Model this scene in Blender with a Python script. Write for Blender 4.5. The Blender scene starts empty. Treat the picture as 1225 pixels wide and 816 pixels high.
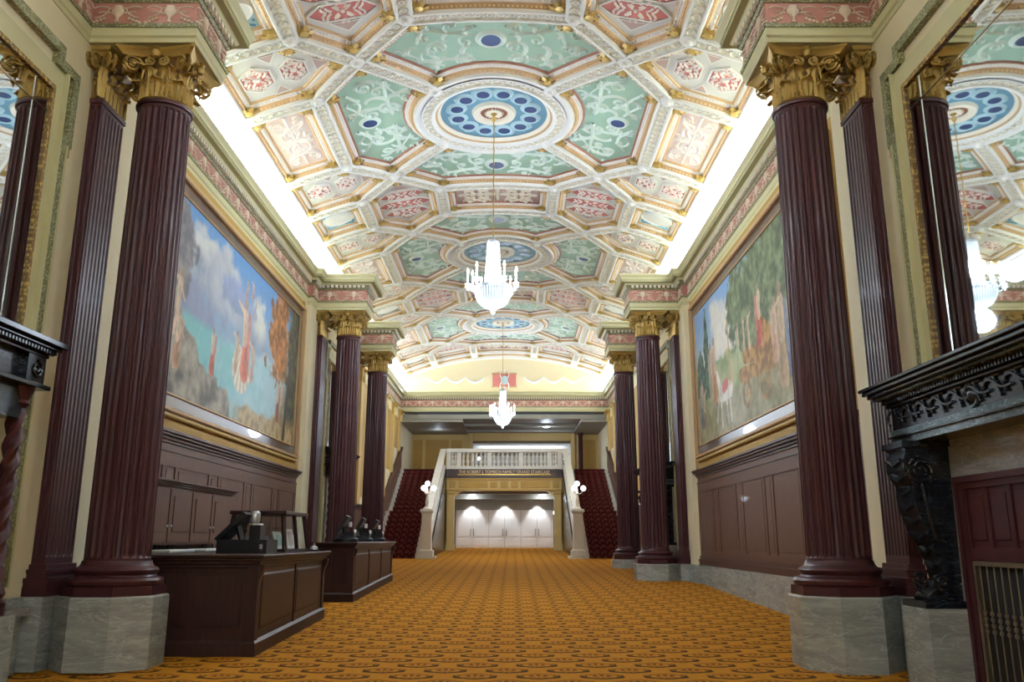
import bpy, math, random
from math import sin, cos, pi, sqrt, atan2, radians, hypot
from mathutils import Vector, noise
from mathutils.geometry import delaunay_2d_cdt
random.seed(7)
scn = bpy.context.scene
COL = scn.collection
# ------------------------------------------------------------------ units
# lengths below are in column-base eye-height units; one unit is 0.6 m. z = 0 is the top of the marble pedestals
S, ZO = 0.6, 1.74
def zf(y): return -1.74 + 0.0287 * y          # the carpeted floor ramps gently up, away from the viewer
def P3(x, y, z): return Vector((x * S, y * S, (z + ZO) * S))
# ------------------------------------------------------------------ camera, world, lights, exposure
cd = bpy.data.cameras.new('camera'); cam = bpy.data.objects.new('camera', cd); COL.objects.link(cam)
cam.location = P3(.648, 0, 1.0); cam.rotation_euler = (pi / 2 + .2332, 0, .0004)
cd.sensor_width = 36; cd.lens = 1000.8 / 1225 * 36; cd.clip_start = .05; cd.clip_end = 300
scn.camera = cam
scn.view_settings.view_transform = 'Standard'; scn.view_settings.look = 'None'
scn.view_settings.gamma = 1.0; scn.view_settings.use_curve_mapping = False
scn.view_settings.exposure = 0.25
scn.cycles.max_bounces = 7; scn.cycles.diffuse_bounces = 5; scn.cycles.glossy_bounces = 4
scn.cycles.transmission_bounces = 4; scn.cycles.transparent_max_bounces = 8
scn.cycles.sample_clamp_indirect = 6.0; scn.cycles.use_denoising = True
scn.cycles.caustics_reflective = False; scn.cycles.caustics_refractive = False
wd = bpy.data.worlds.new('world'); scn.world = wd; wd.use_nodes = True
wd.node_tree.nodes['Background'].inputs[0].default_value = (.9, .93, 1, 1)
wd.node_tree.nodes['Background'].inputs[1].default_value = .05
def area_light(name, loc, rot, sx, sy, power, col=(.77, .9, 1.06)):
    l = bpy.data.lights.new(name, 'AREA'); l.shape = 'RECTANGLE'; l.size = sx * S; l.size_y = sy * S
    l.energy = power; l.color = col
    o = bpy.data.objects.new(name, l); COL.objects.link(o); o.location = P3(*loc); o.rotation_euler = rot
    return o
COVE = 80.0       # watts per unit of length of the strips hidden behind the cornice
for sx in (-1, 1):
    for (y0, y1) in ((-8, 7), (9, 15.4), (17.4, 36.3), (38.3, 44.7), (46.7, 66.6)):
        area_light('cove_strip_light', (sx * 8.12, (y0 + y1) / 2, 12.78), (0, sx * radians(180 + 72), 0), .12, y1 - y0, COVE * (y1 - y0) * (.9 if y0 > 46 else 1.2 if y0 > 36 else 1))
area_light('cove_strip_light', (0, 67.25, 12.78), (radians(180 + 65), 0, 0), 15.5, .12, COVE * 1.2)
# ------------------------------------------------------------------ mesh helpers
class MB:
    def __init__(s): s.v = []; s.f = []
    def add(s, vs, fs):
        n = len(s.v); s.v += [tuple(p) for p in vs]; s.f += [tuple(i + n for i in f) for f in fs]; return s
    def box(s, x0, x1, y0, y1, z0, z1):
        return s.add([(x0,y0,z0),(x1,y0,z0),(x1,y1,z0),(x0,y1,z0),(x0,y0,z1),(x1,y0,z1),(x1,y1,z1),(x0,y1,z1)],
                     [(3,2,1,0),(4,5,6,7),(0,1,5,4),(1,2,6,5),(2,3,7,6),(3,0,4,7)])
    def loft(s, rings, cap=True, closed=True):
        n = len(rings[0]); vs = [p for r in rings for p in r]; fs = []
        for i in range(len(rings) - 1):
            for j in range(n if closed else n - 1):
                k = (j + 1) % n; fs.append((i*n+j, i*n+k, (i+1)*n+k, (i+1)*n+j))
        if cap: fs.append(tuple(range(n-1, -1, -1))); fs.append(tuple((len(rings)-1)*n + j for j in range(n)))
        return s.add(vs, fs)
    def prism(s, poly, z0, z1): return s.loft([[(x, y, z0) for x, y in poly], [(x, y, z1) for x, y in poly]])
    def lathe(s, prof, n=32, cx=0, cy=0, ph=0, cap=True, squash=1):
        return s.loft([[(cx + r*cos(2*pi*j/n + ph), cy + squash*r*sin(2*pi*j/n + ph), z) for j in range(n)] for r, z in prof], cap)
    def tube(s, path, r, n=6, cap=True):
        path = [Vector(p) for p in path]; rings = []
        for i, p in enumerate(path):
            t = (path[min(i+1, len(path)-1)] - path[max(i-1, 0)])
            t = t.normalized() if t.length > 1e-9 else Vector((0, 0, 1))
            a = t.cross(Vector((0, 0, 1)) if abs(t.z) < .95 else Vector((1, 0, 0))).normalized(); b = t.cross(a)
            rr = r[i] if isinstance(r, (list, tuple)) else r
            rings.append([p + (a*cos(2*pi*j/n) + b*sin(2*pi*j/n))*rr for j in range(n)])
        return s.loft(rings, cap)
    def sweep(s, path, prof, closed_prof=True, side=1):
        # plan path (x, y) with mitred corners, profile (offset to the left of the path, z)
        rings = []; n = len(path)
        for i, p in enumerate(path):
            ds = []
            if i > 0: ds.append((p[0]-path[i-1][0], p[1]-path[i-1][1]))
            if i < n-1: ds.append((path[i+1][0]-p[0], path[i+1][1]-p[1]))
            ns = [(-d[1]/hypot(*d), d[0]/hypot(*d)) for d in ds]
            if len(ns) == 1: m = ns[0]
            else:
                k = 1 + ns[0][0]*ns[1][0] + ns[0][1]*ns[1][1]; m = ((ns[0][0]+ns[1][0])/k, (ns[0][1]+ns[1][1])/k)
            rings.append([(side*(p[0] + m[0]*o), p[1] + m[1]*o, z) for o, z in prof])
        return s.loft(rings, cap=closed_prof, closed=closed_prof)
    def build(s, name, mat, parent=None, loc=(0, 0, 0), smooth=None, label=None, rz=0):
        me = bpy.data.meshes.new(name)
        me.from_pydata([(x*S, y*S, z*S) for x, y, z in s.v], [], s.f)
        me.materials.append(mat)
        if smooth is not None:
            me.polygons.foreach_set('use_smooth', [True]*len(me.polygons)); me.set_sharp_from_angle(angle=radians(smooth))
        me.update()
        return place(name, me, parent, loc, rz, label)
def place(name, me, parent=None, loc=(0, 0, 0), rz=0, label=None):
    o = bpy.data.objects.new(name, me); COL.objects.link(o)
    if parent: o.parent = parent; o.location = Vector(loc)*S
    else: o.location = P3(*loc)
    o.rotation_euler = (0, 0, rz)
    if label: o['label'] = label
    return o
def tag(o, label, cat, group=None):
    o['label'] = label; o['category'] = cat
    if group: o['group'] = group
    return o
def thing(name, label, cat, loc=(0, 0, 0), rz=0, group=None):
    return tag(place(name, None, None, loc, rz), label, cat, group)
def struct(o): o['kind'] = 'structure'; return o
def copy_tree(o, parent=None, loc=None, rz=None, label=None, dy=None):
    c = o.copy(); COL.objects.link(c); c.parent = parent
    if loc is not None: c.location = P3(*loc) if parent is None else Vector(loc)*S
    if dy is not None: c.location.y += dy*S
    if rz is not None: c.rotation_euler = (0, 0, rz)
    if label: c['label'] = label
    for ch in o.children: copy_tree(ch, c)
    return c
def bevbox(x0, x1, y0, y1, z0, z1, b):
    m = MB(); r = lambda d, z: [(x0+d, y0+d, z), (x1-d, y0+d, z), (x1-d, y1-d, z), (x0+d, y1-d, z)]
    return m.loft([r(b, z0), r(0, z0+b), r(0, z1-b), r(b, z1)])
# ------------------------------------------------------------------ materials
def lin(h):
    c = [int(h[i:i+2], 16)/255 for i in (0, 2, 4)]
    return tuple(x/12.92 if x <= .04045 else ((x+.055)/1.055)**2.4 for x in c) + (1,)
class NT:
    def __init__(s, name):
        s.m = bpy.data.materials.new(name); s.m.use_nodes = True; s.t = s.m.node_tree; s.n = s.t.nodes
        s.b = s.n['Principled BSDF']
    def node(s, typ, **kw):
        n = s.n.new(typ)
        for k, v in kw.items(): setattr(n, k, v)
        return n
    def link(s, a, b): s.t.links.new(a, b)
    def coord(s, scale=(1, 1, 1)):
        tc = s.node('ShaderNodeTexCoord'); mp = s.node('ShaderNodeMapping'); mp.inputs['Scale'].default_value = scale
        s.link(tc.outputs['Object'], mp.inputs[0]); return mp.outputs[0]
    def math(s, op, a, b=None, c=None):
        n = s.node('ShaderNodeMath', operation=op)
        for i, x in enumerate((a, b, c)):
            if x is None: continue
            if isinstance(x, (int, float)): n.inputs[i].default_value = x
            else: s.link(x, n.inputs[i])
        return n.outputs[0]
    def ramp(s, fac, stops):
        n = s.node('ShaderNodeValToRGB'); e = n.color_ramp.elements
        while len(e) < len(stops): e.new(.5)
        for el, (p, c) in zip(e, stops): el.position = p; el.color = c if not isinstance(c, str) else lin(c)
        s.link(fac, n.inputs[0]); return n.outputs[0]
    def mix(s, fac, a, b):
        n = s.node('ShaderNodeMix', data_type='RGBA')
        if isinstance(fac, (int, float)): n.inputs[0].default_value = fac
        else: s.link(fac, n.inputs[0])
        for i, x in ((6, a), (7, b)):
            if isinstance(x, str): n.inputs[i].default_value = lin(x)
            elif isinstance(x, tuple): n.inputs[i].default_value = x
            else: s.link(x, n.inputs[i])
        return n.outputs[2]
    def noise(s, vec, scale, detail=3, rough=.55, dist=0):
        n = s.node('ShaderNodeTexNoise'); s.link(vec, n.inputs['Vector'])
        n.inputs['Scale'].default_value = scale; n.inputs['Detail'].default_value = detail
        n.inputs['Roughness'].default_value = rough; n.inputs['Distortion'].default_value = dist
        return n.outputs[0]
    def bump(s, h, strength=.3, dist=.01):
        n = s.node('ShaderNodeBump'); n.inputs['Strength'].default_value = strength; n.inputs['Distance'].default_value = dist
        s.link(h, n.inputs['Height']); s.link(n.outputs[0], s.b.inputs['Normal'])
    def color(s, c):
        if isinstance(c, (str,)): s.b.inputs['Base Color'].default_value = lin(c)
        else: s.link(c, s.b.inputs['Base Color'])
    def fin(s, rough=.6, metal=0, spec=.5, coat=0):
        s.b.inputs['Roughness'].default_value = rough; s.b.inputs['Metallic'].default_value = metal
        s.b.inputs['Specular IOR Level'].default_value = spec; s.b.inputs['Coat Weight'].default_value = coat
        return s.m
def plain(name, c, c2=None, rough=.6, metal=0, spec=.4, scale=6, bump=0, bscale=40, coat=0, stretch=(1, 1, 1)):
    t = NT(name); v = t.coord(stretch)
    if c2: t.color(t.mix(t.noise(v, scale, 4), c, c2))
    else: t.color(c)
    if bump: t.bump(t.noise(v, bscale, 3), bump, .004)
    return t.fin(rough, metal, spec, coat)
def wood(name, c, c2, rough=.35, coat=.3, st=(14, 14, .8)):
    t = NT(name); v = t.coord(st); n = t.noise(v, 2.2, 5, .6, .4)
    t.color(t.ramp(n, [(.3, c), (.7, c2)])); t.bump(n, .06, .002); return t.fin(rough, 0, .22, coat*.35)
def marble(name, base, vein, dark, scale=1.6, rough=.25):
    t = NT(name); tc = t.node('ShaderNodeTexCoord'); mp = t.node('ShaderNodeMapping'); mp.inputs['Rotation'].default_value = (.35, .3, .2); mp.inputs['Scale'].default_value = (1, 1, 4.5)
    t.link(tc.outputs['Object'], mp.inputs[0]); v = mp.outputs[0]; n = t.noise(v, scale, 9, .66, .6); f = t.noise(v, scale*5, 6, .7, .4)
    c = t.ramp(n, [(.32, dark), (.66, base)]); c = t.mix(t.ramp(f, [(.5, (0, 0, 0, 1)), (.8, (.55, .55, .55, 1))]), c, vein); c = t.mix(t.ramp(f, [(.25, (.4, .4, .4, 1)), (.45, (0, 0, 0, 1))]), c, dark)
    w = t.math('ABSOLUTE', t.math('SUBTRACT', t.noise(v, scale*.8, 5, .55, .8), .5))
    t.color(t.mix(t.ramp(w, [(0, (.7, .7, .7, 1)), (.012, (0, 0, 0, 1))]), c, vein)); return t.fin(rough, 0, .5)
def gold(name, c, c2, rough=.38, metal=.75):
    t = NT(name); v = t.coord(); n = t.noise(v, 9, 4); t.color(t.mix(n, c, c2)); t.bump(t.noise(v, 60, 2), .1, .004)
    return t.fin(rough, metal, .5)
MT = {}
MT['maroon'] = wood('maroon_mahogany', '3e1e21', '442225', .36, .15)
MT['oak'] = wood('brown_oak', '563b31', '654737', .45, .1)
MT['oak2'] = wood('brown_oak_mould', '472e27', '553830', .38, .15)
MT['counter'] = wood('dark_counter_wood', '2c1b19', '392320', .42, .15)
MT['marble'] = marble('grey_marble', 'a9aca8', 'c6c8c5', '838784')
MT['surround'] = marble('pale_marble', 'a39f9e', 'bfbcba', '827e7e', 2.6)
MT['blackmarble'] = marble('black_green_marble', '1d2126', '343b44', '121418', 2.0, .22)
MT['greenmarble'] = marble('slate_green_marble', '56666a', '8a999b', '39474c', 2.4, .18)
MT['gold'] = gold('capital_gilding', 'aa8944', 'c8a963', .42, .4)
MT['gilt'] = gold('gilt_moulding', 'b8946a', 'c5a47c', .5, .1)
MT['cream'] = plain('cream_wall_paint', 'efe3c0', 'e9dcb8', .7, bump=.1)
MT['tan'] = plain('mustard_wall_paint', 'b8934a', 'ad8842', .6, bump=.08)
MT['tanlight'] = plain('pale_ochre_paint', 'cfb274', 'c8aa6a', .6)
MT['paleg'] = plain('pale_olive_trim', 'd6d0a4', 'cfc99c', .55)
MT['olive'] = plain('olive_trim', 'a39d70', 'aea87c', .5)
MT['white'] = plain('white_plaster', 'f2f1ee', 'ecebe7', .6)
MT['whitegold'] = plain('ivory_plaster', 'f0e8d8', 'e8dfcd', .6)
MT['green'] = plain('sage_green_panel', 'a6c5b1', '9dbda9', .6, scale=2)
MT['greenlite'] = plain('pale_green_relief', 'e2eee6', 'd8e8de', .55)
MT['red'] = plain('brick_red_plaque', 'bd6a66', 'c67873', .6)
MT['pinkwhite'] = plain('pink_white_relief', 'f3ebe6', 'eee3dd', .6)
MT['pink'] = plain('rose_panel', 'e6d0c6', 'e0c8bd', .6)
MT['mauve'] = plain('mauve_panel', 'b9a09a', 'c4aaa2', .6)
MT['greyp'] = plain('grey_white_panel', 'dcdbd6', 'e2e0da', .6)
MT['blue'] = plain('teal_blue_panel', '78a3b6', '5d8da6', .55, scale=4)
MT['paleblue'] = plain('pale_blue_relief', 'b9d5de', 'a9cad6', .55)
MT['navy'] = plain('navy_disc', '2f4470', '263a66', .4)
MT['rust'] = plain('rust_ring', '93604c', '8a5846', .55)
MT['frieze'] = plain('terracotta_frieze', 'ba8173', 'b07769', .65)
MT['friezew'] = plain('cream_frieze_relief', 'ead9c4', 'dcc9b2', .6)
MT['black'] = plain('black_plastic', '15161a', '1d1f25', .35)
MT['steel'] = plain('pale_steel', 'c9ccd0', 'b9bcc2', .3, .6)
MT['brass'] = gold('brass', 'a9863f', 'c4a252', .3, .9)
MT['bronze'] = plain('dark_bronze', '8a7f6c', '6f6552', .35, .7)
MT['ring'] = plain('guilloche_tint', 'ded7c5', 'd6cfbc', .6)
MT['giltlite'] = gold('gilt_beads', 'e0be92', 'd8b486', .45, .1)
MT['golddark'] = gold('capital_shadow_gilding', '6e5120', '7d5e28', .5, .3)  # darker gold stands in for the shade between the capital leaves
MT['oliveshade'] = plain('dentil_shade_olive', '6f6a45', '78734c', .5)  # darkened olive puts the shade behind the dentils into the colour
MT['brown'] = plain('dark_brown_band', '3f302a', '4a3932', .4)
MT['frameband'] = plain('umber_frame_band', '5a463b', '67523f', .28, coat=.3)
MT['stair'] = plain('white_stair_marble', 'ddd7cc', 'd2cbbf', .45, scale=3)
MT['doorw'] = plain('white_door_paint', 'e4e1dc', 'dedad4', .45)
MT['grey'] = plain('grey_ceiling_paint', '8e8a7f', '979388', .6)
MT['paper'] = plain('white_paper', 'eeeeea', None, .7)
MT['void'] = plain('dark_interior', '120c0d', None, .8)
def leafband(name, c, c2, scale):
    t = NT(name); v = t.coord(); w = t.node('ShaderNodeTexVoronoi'); w.inputs['Scale'].default_value = scale
    t.link(v, w.inputs['Vector']); t.color(t.ramp(w.outputs[0], [(.15, c), (.55, c2)])); t.bump(w.outputs[0], .5, .01); return t.fin(.5)
MT['leafband'] = leafband('green_leaf_band', 'b9b88f', '76734c', 30)
MT['goldbead'] = leafband('gold_bead_band', 'd2ae5e', '7a5a22', 22)
t = NT('silvered_mirror'); t.color('e8ecea'); MT['mirror'] = t.fin(.02, 1)
t = NT('mirror_bevel_joint'); t.color('dfe4e2'); MT['bevel'] = t.fin(.08, .9)
t = NT('clear_glass')
tr = t.node('ShaderNodeBsdfTransparent'); tr.inputs[0].default_value = (.93, .95, .95, 1); gl = t.node('ShaderNodeBsdfGlossy'); gl.inputs['Roughness'].default_value = .03
mx = t.node('ShaderNodeMixShader'); mx.inputs[0].default_value = .1; t.link(tr.outputs[0], mx.inputs[1]); t.link(gl.outputs[0], mx.inputs[2])
t.link(mx.outputs[0], t.n['Material Output'].inputs[0]); MT['glass'] = t.m
def emit(name, c, st):
    t = NT(name); t.color('c4ccd2' if 'crystal' in name else 'f4f4f0'); t.b.inputs['Emission Color'].default_value = lin(c); t.b.inputs['Emission Strength'].default_value = st
    return t.fin(.4)
MT['bulb'] = emit('lit_bulb', 'fff4e0', 14); MT['globe'] = emit('lit_globe', 'fdfbff', 5); MT['lens'] = emit('lit_downlight_lens', 'ffffff', 9)
MT['crystal'] = emit('glow_crystal', 'f2fbff', .3)  # crystals get a faint glow of their own for the bulb light they refract
t = NT('crystal_glow'); t.color('a9b4bc'); t.b.inputs['Emission Color'].default_value = (.9, .97, 1, 1); t.b.inputs['Emission Strength'].default_value = .12; MT['crystal2'] = t.fin(.12, 0, .8)  # inner crystal glows weakly too, in place of lamp light caught by it
# carpet: gold ground, staggered brown scroll arcs
def carpet(name, ground, ground2, dark, mid, cell=.66, vert=False):
    t = NT(name); tc = t.node('ShaderNodeTexCoord'); sp = t.node('ShaderNodeSeparateXYZ'); t.link(tc.outputs['Object'], sp.inputs[0])
    x, y = sp.outputs[0], (t.math('ADD', sp.outputs[1], sp.outputs[2]) if vert else sp.outputs[1])
    wob = t.noise(tc.outputs['Object'], 9, 2); D = None; Mi = None
    for (ox, oy) in ((0, 0), (.5, .5)):
        u = t.math('SUBTRACT', t.math('FRACT', t.math('ADD', t.math('DIVIDE', x, cell), ox + 100)), .5)
        v = t.math('SUBTRACT', t.math('FRACT', t.math('ADD', t.math('DIVIDE', y, cell), oy + 100)), .5)
        au = t.math('ABSOLUTE', u)
        # broad cup-shaped arc with thickened middle
        cup = t.math('SUBTRACT', v, t.math('SUBTRACT', t.math('MULTIPLY', t.math('POWER', au, 2), 1.5), .2))
        wid = t.math('ADD', .043, t.math('MULTIPLY', t.math('MAXIMUM', t.math('SUBTRACT', au, .18), 0), .4))
        a = t.math('MULTIPLY', t.math('LESS_THAN', t.math('ABSOLUTE', cup), wid), t.math('LESS_THAN', au, .34))
        # end hooks
        hk = t.math('ABSOLUTE', t.math('SUBTRACT', t.math('SQRT', t.math('ADD', t.math('POWER', t.math('SUBTRACT', au, .3), 2), t.math('POWER', t.math('SUBTRACT', v, .04), 2))), .06))
        h = t.math('MULTIPLY', t.math('LESS_THAN', hk, .012), t.math('GREATER_THAN', t.math('SUBTRACT', v, au), -.28))
        # dotted crown
        r = t.math('SQRT', t.math('ADD', t.math('POWER', u, 2), t.math('POWER', t.math('ADD', v, .06), 2)))
        ang = t.math('ARCTAN2', u, t.math('ADD', v, .06))
        cr = t.math('MULTIPLY', t.math('LESS_THAN', t.math('ABSOLUTE', t.math('SUBTRACT', r, .16)), .035), t.math('GREATER_THAN', t.math('COSINE', t.math('MULTIPLY', ang, 9)), -.1))
        cr = t.math('MULTIPLY', cr, t.math('GREATER_THAN', v, .0))
        d = t.math('MAXIMUM', t.math('MAXIMUM', a, h), cr); D = d if D is None else t.math('MAXIMUM', D, d)
        m = t.math('MULTIPLY', t.math('LESS_THAN', r, .17), t.math('GREATER_THAN', t.math('COSINE', t.math('MULTIPLY', ang, 6)), 0)); m2 = t.math('MULTIPLY', t.math('LESS_THAN', t.math('ABSOLUTE', t.math('ADD', t.math('SUBTRACT', v, .2), t.math('MULTIPLY', t.math('POWER', au, 2), 2.0))), .04), t.math('LESS_THAN', au, .36)); m = t.math('MAXIMUM', m, m2); Mi = m if Mi is None else t.math('MAXIMUM', Mi, m)
    g = t.mix(wob, ground, ground2); g = t.mix(t.math('MULTIPLY', Mi, .75), g, mid); g = t.mix(t.math('MULTIPLY', D, .88), g, dark)
    t.color(g); t.bump(t.noise(tc.outputs['Object'], 220, 2), .35, .004); return t.fin(.95, 0, .1)
MT['carpet'] = carpet('gold_scroll_carpet', 'b97d22', 'a46915', '281505', '7c4412')
MT['staircarpet'] = carpet('maroon_stair_carpet', '5c2224', '4f1c1f', '1f0a0c', '8f6048', .285, True)
# ------------------------------------------------------------------ floor
fl = MB(); ys = [-13, 0, 10, 20, 30, 40, 50, 60, 72.2]
for a, b in zip(ys[:-1], ys[1:]):
    fl.add([(-8.8, a, zf(a)), (8.8, a, zf(a)), (8.8, b, zf(b)), (-8.8, b, zf(b))], [(0, 1, 2, 3)])
floor = struct(fl.build('floor', MT['carpet']))
# ------------------------------------------------------------------ walls and the vaulted ceiling shell
COLY = (16.4, 37.3, 45.7)
BAYS = ((6.3, 18.1), (35.6, 47.4))          # bays with mirrors and fireplaces stand a little proud of the painting bays
walls = {}
for sd, nm in ((-1, 'wall_left'), (1, 'wall_right')):
    m = MB(); m.box(*sorted((sd*8.45, sd*8.9)), -13, 80, -2.2, 13.0)
    for a, b in BAYS: m.box(*sorted((sd*8.2, sd*8.46)), a, b, -2.0, 12.3)
    walls[sd] = struct(m.build(nm, MT['cream']))
struct(MB().box(-8.9, 8.9, -13.4, -13, -2.4, 16).build('wall_back', MT['cream']))
H, RV = 15.5, 20.6
def VP(s, y, d=0.0):
    a = s/RV; r = RV + d; return (r*sin(a), y, H - RV + r*cos(a))
YC0, PER = 12.3, 14.65
sh = MB(); NS = 40; ss = [-8.6 + 17.2*i/NS for i in range(NS+1)]
sh.loft([[VP(s, y, .62) for s in ss] for y in (-13, 67.5)], cap=False, closed=False)
ceiling = struct(sh.build('ceiling', MT['white']))
plain_v = MB(); plain_v.loft([[VP(s, y, 0) for s in [-8.25 + 16.5*i/NS for i in range(NS+1)]] for y in (-13, 6.4)], cap=False, closed=False)
plain_v.build('vault_plaster', MT['white'], ceiling, smooth=30)
for sd in (-1, 1):
    e = VP(sd*8.25, 0); c = MB(); prof = [(e[0], e[2]), (e[0] + sd*.12, e[2]-.25), (e[0] + sd*.26, e[2]-.65), (sd*8.45, e[2]-1.35)]
    c.loft([[(x, y, z) for x, z in prof] for y in (-13, 67.5)], cap=False, closed=False)
    c.build('cove', MT['white'], ceiling, smooth=60)
# ------------------------------------------------------------------ coffers
def densify(poly, step=.45):
    out = []
    for (a, b) in zip(poly, poly[1:] + poly[:1]):
        n = max(1, int(math.ceil(hypot(b[0]-a[0], b[1]-a[1])/step)))
        out += [(a[0]+(b[0]-a[0])*k/n, a[1]+(b[1]-a[1])*k/n) for k in range(n)]
    return out
def area2(p): return sum(a[0]*b[1]-b[0]*a[1] for a, b in zip(p, p[1:]+p[:1]))
def inset(p, d):
    n = len(p); out = []; sg = 1 if area2(p) > 0 else -1
    for i in range(n):
        a, b, c = p[i-1], p[i], p[(i+1) % n]
        e1 = (b[0]-a[0], b[1]-a[1]); e2 = (c[0]-b[0], c[1]-b[1]); l1, l2 = hypot(*e1), hypot(*e2)
        n1 = (-e1[1]/l1*sg, e1[0]/l1*sg); n2 = (-e2[1]/l2*sg, e2[0]/l2*sg)
        k = max(.25, 1 + n1[0]*n2[0] + n1[1]*n2[1]); out.append((b[0]+(n1[0]+n2[0])/k*d, b[1]+(n1[1]+n2[1])/k*d))
    return out
def match(pc, pd, d):
    # densified ring whose points correspond to those of the outer ring pd (built from corners pc)
    ic = inset(pc, d); out = []
    for i in range(len(pc)):
        a, b = pc[i], pc[(i+1) % len(pc)]; n = max(1, int(math.ceil(hypot(b[0]-a[0], b[1]-a[1])/.45)))
        a2, b2 = ic[i], ic[(i+1) % len(pc)]
        out += [(a2[0]+(b2[0]-a2[0])*k/n, a2[1]+(b2[1]-a2[1])*k/n) for k in range(n)]
    return out
def inside(p, q):
    x, y = q; c = False
    for (a, b) in zip(p, p[1:] + p[:1]):
        if (a[1] > y) != (b[1] > y) and x < (b[0]-a[0])*(y-a[1])/(b[1]-a[1]) + a[0]: c = not c
    return c
def fill(mb, poly, d, step=.6):
    pts = densify(poly, step); n = len(pts); xs = [p[0] for p in pts]; yy = [p[1] for p in pts]; ins = inset(poly, .12)
    x = math.floor(min(xs)/step)*step; extra = []
    while x < max(xs):
        y = min(yy) + .3
        while y < max(yy):
            if inside(ins, (x, y)): extra.append((x, y))
            y += step*2
        x += step
    r = delaunay_2d_cdt([Vector(p) for p in pts + extra], [(i, (i+1) % n) for i in range(n)], [], 1, 1e-5)
    vs, fs = r[0], r[2]
    mb.add([VP(v[0], v[1], d) for v in vs], [tuple(f) for f in fs if inside(poly, (sum(vs[i][0] for i in f)/len(f), sum(vs[i][1] for i in f)/len(f)))])
def strip(mb, prof, pc):
    pd = densify(pc); rings = []
    for (i, d) in prof: rings.append([VP(s, y, d) for s, y in (pd if i == 0 else match(pc, pd, i))])
    mb.loft(rings, cap=False)
def ribbon(mb, pts, w, h, d, clip=None):
    run = []
    def flush(run):
        n = len(run)
        if n < 3: return
        vs = []; fs = []
        for i, (p, ww) in enumerate(run):
            a, b = run[max(i-1, 0)][0], run[min(i+1, n-1)][0]; l = hypot(b[0]-a[0], b[1]-a[1]) or 1; nx, ny = -(b[1]-a[1])/l*ww/2, (b[0]-a[0])/l*ww/2
            vs += [VP(p[0]+nx, p[1]+ny, d), VP(p[0], p[1], d-h), VP(p[0]-nx, p[1]-ny, d)]
        for i in range(n-1): fs += [(3*i, 3*i+1, 3*i+4, 3*i+3), (3*i+1, 3*i+2, 3*i+5, 3*i+4)]
        mb.add(vs, fs)
    for i, p in enumerate(pts):
        if clip is None or inside(clip, p): run.append((p, w*(1 - .55*i/len(pts))))
        else: flush(run); run = []
    flush(run)
def clothoid(x, y, h, L, k0, k1, n=22):
    pts = [(x, y)]; ds = L/n
    for i in range(n):
        h += (k0 + (k1-k0)*((i+.5)/n)**1.5)*ds; x += cos(h)*ds; y += sin(h)*ds; pts.append((x, y))
    return pts, h
def rinceau(mb, x, y, h, L, kc, n, size, w, hh, d, clip, leaf=True):
    # a wandering stem throwing off alternating curls
    stem, _ = clothoid(x, y, h, L, kc, -kc*.5, 30); ribbon(mb, stem, w, hh, d, clip)
    for j in range(n):
        i = int((j+.35)/n*29); p = stem[i]; q = stem[i+1]; hd = atan2(q[1]-p[1], q[0]-p[0]); sg = 1 if j % 2 else -1
        c, _ = clothoid(p[0], p[1], hd + sg*.5, size*4.2, sg*.6/size, sg*5.2/size, 24); ribbon(mb, c, w, hh, d, clip)
        e = c[-1]; blob(mb, e, size*.13, d, hh*1.3)
        if leaf:
            c2, _ = clothoid(p[0], p[1], hd - sg*.7, size*1.5, -sg*.8/size, -sg*2.4/size, 9); ribbon(mb, c2, w*1.5, hh*.8, d, clip)
def blob(mb, c, r, d, h, n=8):
    mb.add([VP(c[0]+r*cos(2*pi*k/n), c[1]+r*sin(2*pi*k/n), d) for k in range(n)] + [VP(c[0]+r*.6*cos(2*pi*k/n), c[1]+r*.6*sin(2*pi*k/n), d-h) for k in range(n)],
           [(k, (k+1) % n, n+(k+1) % n, n+k) for k in range(n)] + [tuple(range(n, 2*n))])
def disc(mb, c, r0, r1, d0, d1, n=32, sq=1):
    mb.add([VP(c[0]+r0*cos(2*pi*k/n), c[1]+sq*r0*sin(2*pi*k/n), d0) for k in range(n)] + [VP(c[0]+r1*cos(2*pi*k/n), c[1]+sq*r1*sin(2*pi*k/n), d1) for k in range(n)],
           [(k, (k+1) % n, n+(k+1) % n, n+k) for k in range(n)])
def plate(mb, poly, d0, d1):
    rings = [[VP(s, y, d0) for s, y in poly], [VP(s, y, d1) for s, y in poly]]; mb.loft(rings, cap=False)
    n = len(poly); mb.add([VP(s, y, d1) for s, y in poly], [tuple(range(n))])
# corner rosette (shared mesh) : little gilt flower on a ball
rm = MB(); rm.lathe([(.0, -.1), (.1, -.085), (.13, -.03), (.12, .05)], 12)
for k in range(6):
    a = 2*pi*k/6; c, s_ = cos(a), sin(a)
    rm.add([(.06*c, .06*s_, -.09), (.2*c - .07*s_, .2*s_ + .07*c, -.06), (.25*c, .25*s_, .0), (.2*c + .07*s_, .2*s_ - .07*c, -.06), (.15*c, .15*s_, .06)],
           [(0, 1, 2, 3), (1, 4, 2), (2, 4, 3)])
ros0 = rm.build('rosette', MT['gold'], ceiling, smooth=50); ROS = ros0.data; bpy.data.objects.remove(ros0)
RIB, DP = .26, .3
def rosette(parent, s, y, d):
    o = place('rosette', ROS, parent, VP(s, y, d)); o.rotation_euler = (0, s/RV, 0); o.scale = (1.25, 1.25, 1); return o
PANM = {'green': 'green', 'white': 'greyp', 'pink': 'pink', 'mauve': 'mauve', 'hex': 'greyp', 'blue': 'paleblue', 'lilac': 'pinkwhite'}
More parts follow.
